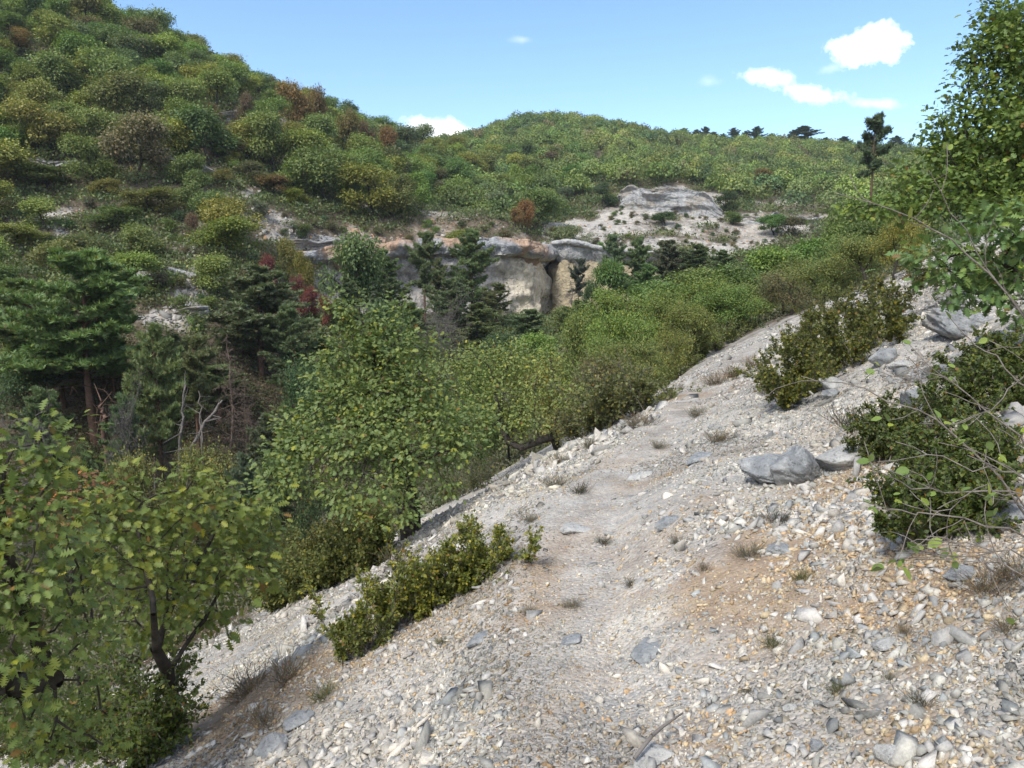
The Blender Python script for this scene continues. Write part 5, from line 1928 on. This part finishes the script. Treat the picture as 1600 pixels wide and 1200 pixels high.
# ------------------------------------------------------------------ the left hillside
# trees that stand out by colour
SPECIAL = []
for (px, top, Y, w, c, lab) in [
        (25, 42, 105, 44, ORG, 'orange brown tree near the skyline in the upper left corner'),
        (325, 160, 100, 34, RUST, 'rust coloured bush left of the pale rock band high on the hill'),
        (380, 145, 104, 28, RUST, 'small pinkish rust tree just above the pale rock band'),
        (455, 130, 122, 60, (.17, .135, .04), 'wide golden brown tree high on the hillside near the skyline'),
        (490, 135, 128, 50, (.17, .11, .04), 'brown gold tree right of the wide golden one'),
        (292, 122, 110, 40, (.16, .14, .04), 'golden tree high on the left hill above the rusty bush'),
        (455, 190, 106, 50, G_YEL, 'yellow tree under the small square outcrop'),
        (545, 178, 125, 46, (.16, .12, .04), 'orange gold tree at the right shoulder of the hill'),
        (570, 190, 128, 34, RUST, 'rusty red tree beside the orange gold one'),
        (605, 200, 140, 34, ORG, 'small orange tree at the very end of the shoulder'),
        (425, 275, 88, 66, (.17, .12, .04), 'orange topped bushy tree in the middle of the hillside'),
        (465, 295, 88, 50, (.21, .18, .03), 'yellow green tree right beside the orange topped one'),
        (362, 235, 92, 34, (.16, .15, .04), 'narrow golden tree in mid hillside'),
        (352, 285, 86, 30, G_YEL, 'small yellow green tree left of the orange topped one'),
        (170, 300, 78, 44, (.17, .155, .04), 'yellow brown bush left of the round light oak'),
        (230, 296, 76, 90, G_LIGHT, 'round light green oak low on the hillside with scree under it'),
        (175, 328, 72, 80, G_OAK, 'green oak left below the round light one'),
        (345, 340, 68, 105, (.15, .185, .03), 'bright yellow green round oak low above the dense bluish pine'),
        (300, 335, 69, 26, RUST, 'small orange bush left of the bright yellow green oak'),
        (70, 270, 78, 110, G_OAK, 'wide green oak alone on the slope at the left edge'),
        (15, 350, 66, 90, G_YEL, 'yellow tinged oak at the left edge above the pines'),
        (420, 400, 66, 34, RED, 'dark red bush at the top of the red row'),
        (458, 432, 65, 30, (.16, .055, .045), 'dull red bush in the middle of the red row'),
        (480, 448, 65, 38, RED, 'red bush with the widest crown in the row'),
        (505, 462, 65, 28, (.17, .04, .035), 'darkest red bush at the lower end of the red row'),
        (447, 372, 72, 40, G_YEL, 'yellow green bush left of the round headed light oak'),
        (475, 392, 70, 34, (.17, .15, .03), 'golden small bush above the red row'),
        (820, 312, 104, 34, ORG, 'orange bush on top of the cliff above its right end'),
        (805, 325, 102, 28, (.19, .10, .04), 'brown orange bush left of the orange one on the cliff'),
        (395, 255, 90, 60, (.13, .15, .08), 'greyish green tree above the orange topped one'),
        (400, 310, 82, 40, (.17, .17, .13), 'pale grey leafless looking bush beside a white stone patch'),
        (945, 285, 128, 40, G_DARK, 'dark tree at the left end of the broad pale rock band'),
        (1040, 330, 116, 44, G_DARK, 'dark oval bush in the middle of the far bare scree'),
        (1140, 300, 124, 44, G_DARK, 'dark tree at the right end of the broad pale rock band'),
        (1145, 330, 118, 36, G_OAK, 'green bush below the right end of the rock band'),
        (1210, 335, 112, 60, G_OAK, 'green bush group on the right of the far scree'),
        (1240, 340, 110, 44, BRN, 'brownish bush right of the far scree'),
        (1195, 265, 150, 46, (.18, .10, .04), 'rust coloured tree above the right end of the far scree')]:
    k += 1
    o = oak(px, top, Y, w, c, lab, k, FARO)
    SPECIAL.append((o.location.x, o.location.y, w / FPX * Y + 1.5))
    SPECIAL.append((o.location.x * .96, o.location.y * .96, w / FPX * Y + 1.0))

r = np.random.default_rng(77)
LANDM = [(25, 65, 'the orange corner tree'), (325, 175, 'the rust bush'), (405, 190, 'the pale rock band'), (510, 215, 'the square outcrop'), (455, 150, 'the wide golden tree'),
         (560, 200, 'the rusty shoulder trees'), (440, 310, 'the orange topped tree'), (230, 330, 'the round light oak'), (345, 385, 'the bright yellow green oak'), (1045, 345, 'the dark oval bush'), (1250, 350, 'the right end of the far scree'), (920, 360, 'the left corner of the far scree'), (1150, 385, 'the last dark pine'), (1140, 320, 'the end of the broad band'), (960, 385, 'the yellow wall'), (300, 455, 'the lower scree gully'), (570, 365, 'the left cliff lip'), (70, 305, 'the wide lone oak'),
         (15, 390, 'the yellow tinged edge oak'), (470, 440, 'the red bushes'), (545, 400, 'the round headed oak'), (690, 370, 'the orange cliff lip'), (820, 340, 'the orange cliff bush'), (960, 300, 'the broad far rock band'),
         (170, 150, 'the upper left outcrop'), (362, 260, 'the narrow golden tree'), (250, 60, 'the left skyline'), (450, 110, 'the mid skyline of the hill'), (640, 260, 'the shoulder hollow'), (150, 430, 'the broadest pine top'),
         (730, 230, 'the dip in the skyline'), (860, 300, 'the gorge head')]


def colname(c):
    if c[0] > c[1] * 1.25:
        return 'rusty'
    if c[0] > c[1] * .95:
        return 'yellowish' if c[1] > .12 else 'brownish'
    if c[1] > .165:
        return 'light green'
    if c[1] < .11:
        return 'dark green'
    if c[2] > .06:
        return 'greyish green'
    return 'mid green'


USED = set()


def where(what, cx, cy):
    """say which one by the landmarks near it; no two alike where that can be helped"""
    d = [math.hypot(cx - a_, (cy - b_) * 1.2) for a_, b_, _ in LANDM]
    order = np.argsort(d)
    lab = ''
    for li in order[:3]:
        dx, dy = cx - LANDM[li][0], cy - LANDM[li][1]
        far_ = 'just ' if d[li] < 30 else ('well ' if d[li] > 65 else '')
        if abs(dx) > 1.8 * abs(dy):
            rel = 'left of' if dx < 0 else 'right of'
        elif abs(dy) > 1.8 * abs(dx):
            rel = 'above' if dy < 0 else 'below'
        else:
            rel = ('up' if dy < 0 else 'down') + ' and ' + ('left of' if dx < 0 else 'right of')
        lab = '%s %s%s %s' % (what, far_, rel, LANDM[li][2])
        if lab not in USED and len(lab.split()) <= 16:
            USED.add(lab)
            return lab
    other = [o_ for o_ in order[1:4]]
    for o_ in other:
        l2 = '%s between %s and %s' % (what, LANDM[order[0]][2], LANDM[o_][2])
        if l2 not in USED and len(l2.split()) <= 16:
            USED.add(l2)
            return l2
    return lab


pts = []
GRP = 'oaks scattered over the left hillside'
pal = [(.15, .19, .05), (.14, .185, .055), G_OAK, (.18, .215, .05), G_LIGHT, (.115, .15, .055), (.09, .14, .045), (.10, .13, .06), OLV, G_YEL, (.085, .145, .035), BRN]
n = 3600
px = r.uniform(-50, 900, n)
py = r.uniform(10, 500, n)
P = at_many(px, py)
used = list(SPECIAL)
made = 0
for q in range(n):
    if np.isnan(P[q, 0]) or P[q, 1] < 55 or P[q, 1] > 215:
        continue
    if made >= 290:
        break
    # keep to the hill: not in the gorge mouth
    if py[q] > 395 and px[q] > 380:
        continue
    if px[q] > 760 and py[q] < 250:
        continue
    pb, ob = bare_field(px[q:q + 1], py[q:q + 1], np.array([90.]))
    if r.random() < max(pb[0], ob[0]) * 3:
        continue
    low = sstep(290, 420, np.array([py[q]]))[0]
    if r.random() < low * .55:
        continue
    w = (4.6 + 3.0 * r.random() ** 1.5) * (1 - .22 * low)
    if any((P[q, 0] - u_[0]) ** 2 + (P[q, 1] - u_[1]) ** 2 < ((.28 + .17 * low) * (w + u_[2])) ** 2 for u_ in used):
        continue
    used.append((P[q, 0], P[q, 1], w))
    upper = 1 - sstep(120, 260, np.array([py[q]]))[0]
    c = pal[r.integers(len(pal) - (2 if r.random() < .6 else 0))]
    H = w * (.78 + .3 * r.random()) * (1 - .15 * low)
    big = 'tall ' if H > 5.4 else ('small ' if H < 4.2 else '')
    lab = where('%s%s oak' % (big, colname(c)), px[q], py[q] - 20)
    put('oak_tree', FARO[r.integers(len(FARO))], OAK['parts'], (M_BARK, M_LEAFF), (P[q, 0], P[q, 1], P[q, 2] - .25), (w / 5 * r.uniform(.82, 1.25), w / 5 * r.uniform(.82, 1.25), H / 5), r.random() * 6.28, jitter(tuple(1.2 * v_ for v_ in c), r), lab, 'tree', GRP)
    made += 1
print('hill oaks', made)

# low bushes between them and on the far scree
made = 0
n = 3600
px = np.where(r.random(n) < .5, r.uniform(-30, 860, n), r.uniform(880, 1330, n))
py = r.uniform(100, 520, n)
P = at_many(px, py)
for q in range(n):
    if np.isnan(P[q, 0]) or P[q, 1] < 52 or P[q, 1] > 150 or made >= 290:
        continue
    if px[q] > 900 and (py[q] < 290 or py[q] > 400):
        continue
    pb, ob = bare_field(px[q:q + 1], py[q:q + 1], np.array([90.]))
    if r.random() > .18 + .6 * pb[0] and px[q] < 850:
        continue
    if px[q] < 850 and 400 < py[q] and px[q] > 500:
        continue
    s = (.40 + .45 * r.random()) * (.62 if px[q] > 880 else 1.0)
    c = [BRN, OLV, G_DARK, (.10, .085, .05), (.12, .10, .065), G_OAK][r.integers(6)]
    lab = where('%s%s low bush' % ('big ' if s > .75 else ('tiny ' if s < .38 else ''), colname(c)), px[q], py[q])
    put('low_bush', BUSHV[r.integers(4)], OAK['parts'], (M_BARK, M_LEAFF), (P[q, 0], P[q, 1], P[q, 2] - .1), s, r.random() * 6.28, jitter(c, r), lab, 'bush',
        'low bushes on the far scree' if px[q] > 880 else 'low bushes on the stony hillside')
    made += 1

# ------------------------------------------------------------------ the far wood, one mass
def crown_lod(seed, n=170, size=.62):
    r_ = np.random.default_rng(seed)
    u = unit(r_.normal(size=(n, 3)))
    u[:, 2] = np.abs(u[:, 2]) * 1.0 - .15
    lump = 1 + .22 * np.sin(u[:, 0] * 5 + seed) * np.cos(u[:, 1] * 4 + seed * 2)
    p = u * (lump * (.75 + .3 * r_.random(n)))[:, None] * np.array([2.4, 2.4, 2.1]) + np.array([0, 0, 2.2])
    nrm = unit(unit(p - np.array([0, 0, 1.0])) + .5 * unit(r_.normal(size=(n, 3))))
    return stamp(DIAMOND[0], DIAMOND[1], p, frames(r_.normal(size=(n, 3)), nrm), size * np.exp(.2 * r_.normal(size=n)))


LOD = [crown_lod(q, 430, .40) for q in range(6)]


def far_mass(name, P, S, Cc, r_, lods, lab):
    VV, FF, CL = [], [], []
    off = 0
    which = r_.integers(0, len(lods), len(P))
    for q, (TV, TF) in enumerate(lods):
        s = which == q
        if not s.any():
            continue
        a = r_.random(s.sum()) * 6.28
        Rm = np.zeros((s.sum(), 3, 3))
        Rm[:, 0, 0] = np.cos(a); Rm[:, 0, 1] = -np.sin(a); Rm[:, 1, 0] = np.sin(a); Rm[:, 1, 1] = np.cos(a); Rm[:, 2, 2] = 1
        V, F = stamp(TV, TF, P[s], Rm, S[s])
        VV.append(V); FF.append(F + off); off += len(V)
        CL.append(np.repeat(Cc[s], len(TV), 0))
    me = new_mesh(name, np.concatenate(VV), np.concatenate(FF))
    C_ = np.concatenate(CL)
    ca = me.color_attributes.new('col', 'FLOAT_COLOR', 'POINT')
    ca.data.foreach_set('color', np.concatenate([C_, np.ones((len(C_), 1))], 1).astype(np.float32).ravel())
    tag(link(name, me, mat=M_LEAFA), lab, 'woodland' if 'wood' in name else 'undergrowth', kind='stuff')


r = np.random.default_rng(88)
n = 7000
# an even scatter over the land itself
ang = r.uniform(R(-50), R(50), n)
rad = np.sqrt(r.uniform(120 ** 2, 330 ** 2, n))
x, y = rad * np.sin(ang), rad * np.cos(ang)
z = height(x, y)
pxs, pys = to_px(np.stack([x, y, z], 1))
pb, ob = bare_field(pxs, pys, rad)
left_hill = (pxs < 700) & (rad < 170)
keep = (y > 110) & ~left_hill & (r.random(n) > pb * 1.3) & ((pys < 345) | (pxs < 860)) & ~((rad < 142) & (pxs > 860) & (pys > 300))
x, y, z = x[keep], y[keep], z[keep]
n = len(x)
pa = np.array([G_OAK, G_LIGHT, (.13, .16, .045), (.115, .145, .05), G_DARK, G_YEL, BRN, (.16, .17, .05)])
c = 1.2 * pa[r.choice(8, n, p=[.24, .2, .16, .14, .1, .05, .04, .07])] * (1 + .22 * r.normal(size=(n, 1)))
patch = fbm(x / 30, y / 30, 3, 44)[:, None]
c = np.clip(c * (1 + .5 * patch), .02, .4)
S = (.75 + .35 * r.random(n)) * 1.12
far_mass('far_wood', np.stack([x, y, z - .6], 1), np.stack([S, S, S * (.9 + .3 * r.random(n))], 1), c, r, LOD, 'mixed green oak wood covering the far hill up to its skyline')
print('far wood', n)

# brush over every slope between the trees, and under the woods
n = 52000
ang = r.uniform(R(-46), R(46), n)
rad = np.exp(r.uniform(math.log(20), math.log(175), n))
x, y = rad * np.sin(ang), rad * np.cos(ang)
zp_, zo_, zl_ = zones(x, y)
z = height(x, y)
keep = (r.random(n) > zp_ * 2.2) & (r.random(n) > zo_ * 1.4)
x, y, z, rad = x[keep], y[keep], z[keep], rad[keep]
n = len(x)
BR = []
for q in range(5):
    r_ = np.random.default_rng(q)
    m = 64
    p = r_.normal(size=(m, 3)) * np.array([.38, .38, .15]) + np.array([0, 0, .18])
    BR.append(stamp(DIAMOND[0], DIAMOND[1], p, frames(unit(r_.normal(size=(m, 3)) + np.array([0, 0, .8])), unit(r_.normal(size=(m, 3)))), .135 * np.exp(.3 * r_.normal(size=m))))
pa = np.array([OLV, BRN, (.085, .09, .04), (.11, .09, .06), (.14, .12, .08), (.075, .10, .04)])
c = pa[r.integers(0, 6, n)] * (1 + .2 * r.normal(size=(n, 1)))
g_ = np.array([(.12, .15, .05), (.10, .14, .045), (.15, .17, .055), (.13, .13, .055), (.085, .12, .045)])[r.integers(0, 5, n)] * (1 + .15 * r.normal(size=(n, 1)))
green = (r.random(n) < .62 * sstep(50, 70, rad))[:, None]
c = np.where(green, g_, c)
s = .35 + .0065 * rad + .3 * r.random(n) + green[:, 0] * (.5 * r.random(n) + .004 * rad)
far_mass('slope_brush', np.stack([x, y, z - .05], 1), s, np.clip(c, .02, .3), r, BR, 'dry brown and olive brush on the slopes between the trees')

# dark conifers along the far skyline
ORD = ['first', 'second', 'third', 'fourth', 'fifth', 'sixth', 'seventh', 'eighth', 'ninth', 'tenth', 'eleventh', 'twelfth', 'thirteenth', 'fourteenth', 'fifteenth', 'sixteenth', 'seventeenth', 'eighteenth']
SKY = [1070, 1088, 1102, 1116, 1148, 1165, 1183, 1205, 1222, 1258, 1240, 1290, 1320, 1400, 1130, 1055]
for (px_, top, w, Y) in [(1070, 196, 16, 285), (1088, 194, 18, 285), (1102, 192, 16, 288), (1116, 196, 16, 290), (1148, 192, 18, 290), (1165, 200, 14, 292), (1183, 188, 22, 292), (1205, 202, 14, 294), (1222, 203, 14, 294),
                         (1258, 188, 34, 285), (1240, 198, 20, 288), (1290, 205, 20, 290), (1320, 206, 22, 290), (1400, 208, 22, 285), (1130, 200, 14, 290), (720, 222, 20, 190), (1055, 200, 14, 285)]:
    k += 1
    e = stand(px_, top + 3 + 7 * ((k * .618) % 1), Y, w * 1.7, 'pine', (.07, .105, .065), ('small' if w < 18 else 'larger') + ' dark skyline conifer, ' + ORD[int(sum(q_ > px_ for q_ in SKY))] + ' counting left from the lone pine' if px_ > 800 else 'dark conifer in the notch where the two hills meet',
              'tree', 'pine_tree', 'dark conifers along the far skyline' if px_ > 800 else None, k, 5.0, (12, 8), PINE['parts'], PINE['mats'], [PINES[1], PINES[2]])

# ------------------------------------------------------------------ the air of the valley
zmax = float(max(V_.co.z for V_ in gme.vertices)) + 12
zmin = float(min(V_.co.z for V_ in gme.vertices)) - 1
bm = bmesh.new()
bmesh.ops.create_cube(bm, size=2.0)
bmesh.ops.scale(bm, vec=(950, 950, (zmax - zmin) / 2), verts=bm.verts)
hz_me = bpy.data.meshes.new('haze')
bm.to_mesh(hz_me)
bm.free()
M_HAZE = bpy.data.materials.new('haze')
M_HAZE.use_nodes = True
t = M_HAZE.node_tree
t.nodes.clear()
out = N(t, 'ShaderNodeOutputMaterial')
pv = N(t, 'ShaderNodeVolumePrincipled')
pv.inputs['Color'].default_value = (.80, .89, 1.0, 1)
pv.inputs['Density'].default_value = .00022
pv.inputs['Anisotropy'].default_value = .2
t.links.new(pv.outputs[0], out.inputs['Volume'])
hz = link('haze', hz_me, mat=M_HAZE)
hz.location = (0, 0, (zmax + zmin) / 2)
tag(hz, None, None, kind='stuff')
sc.cycles.volume_bounces = 0
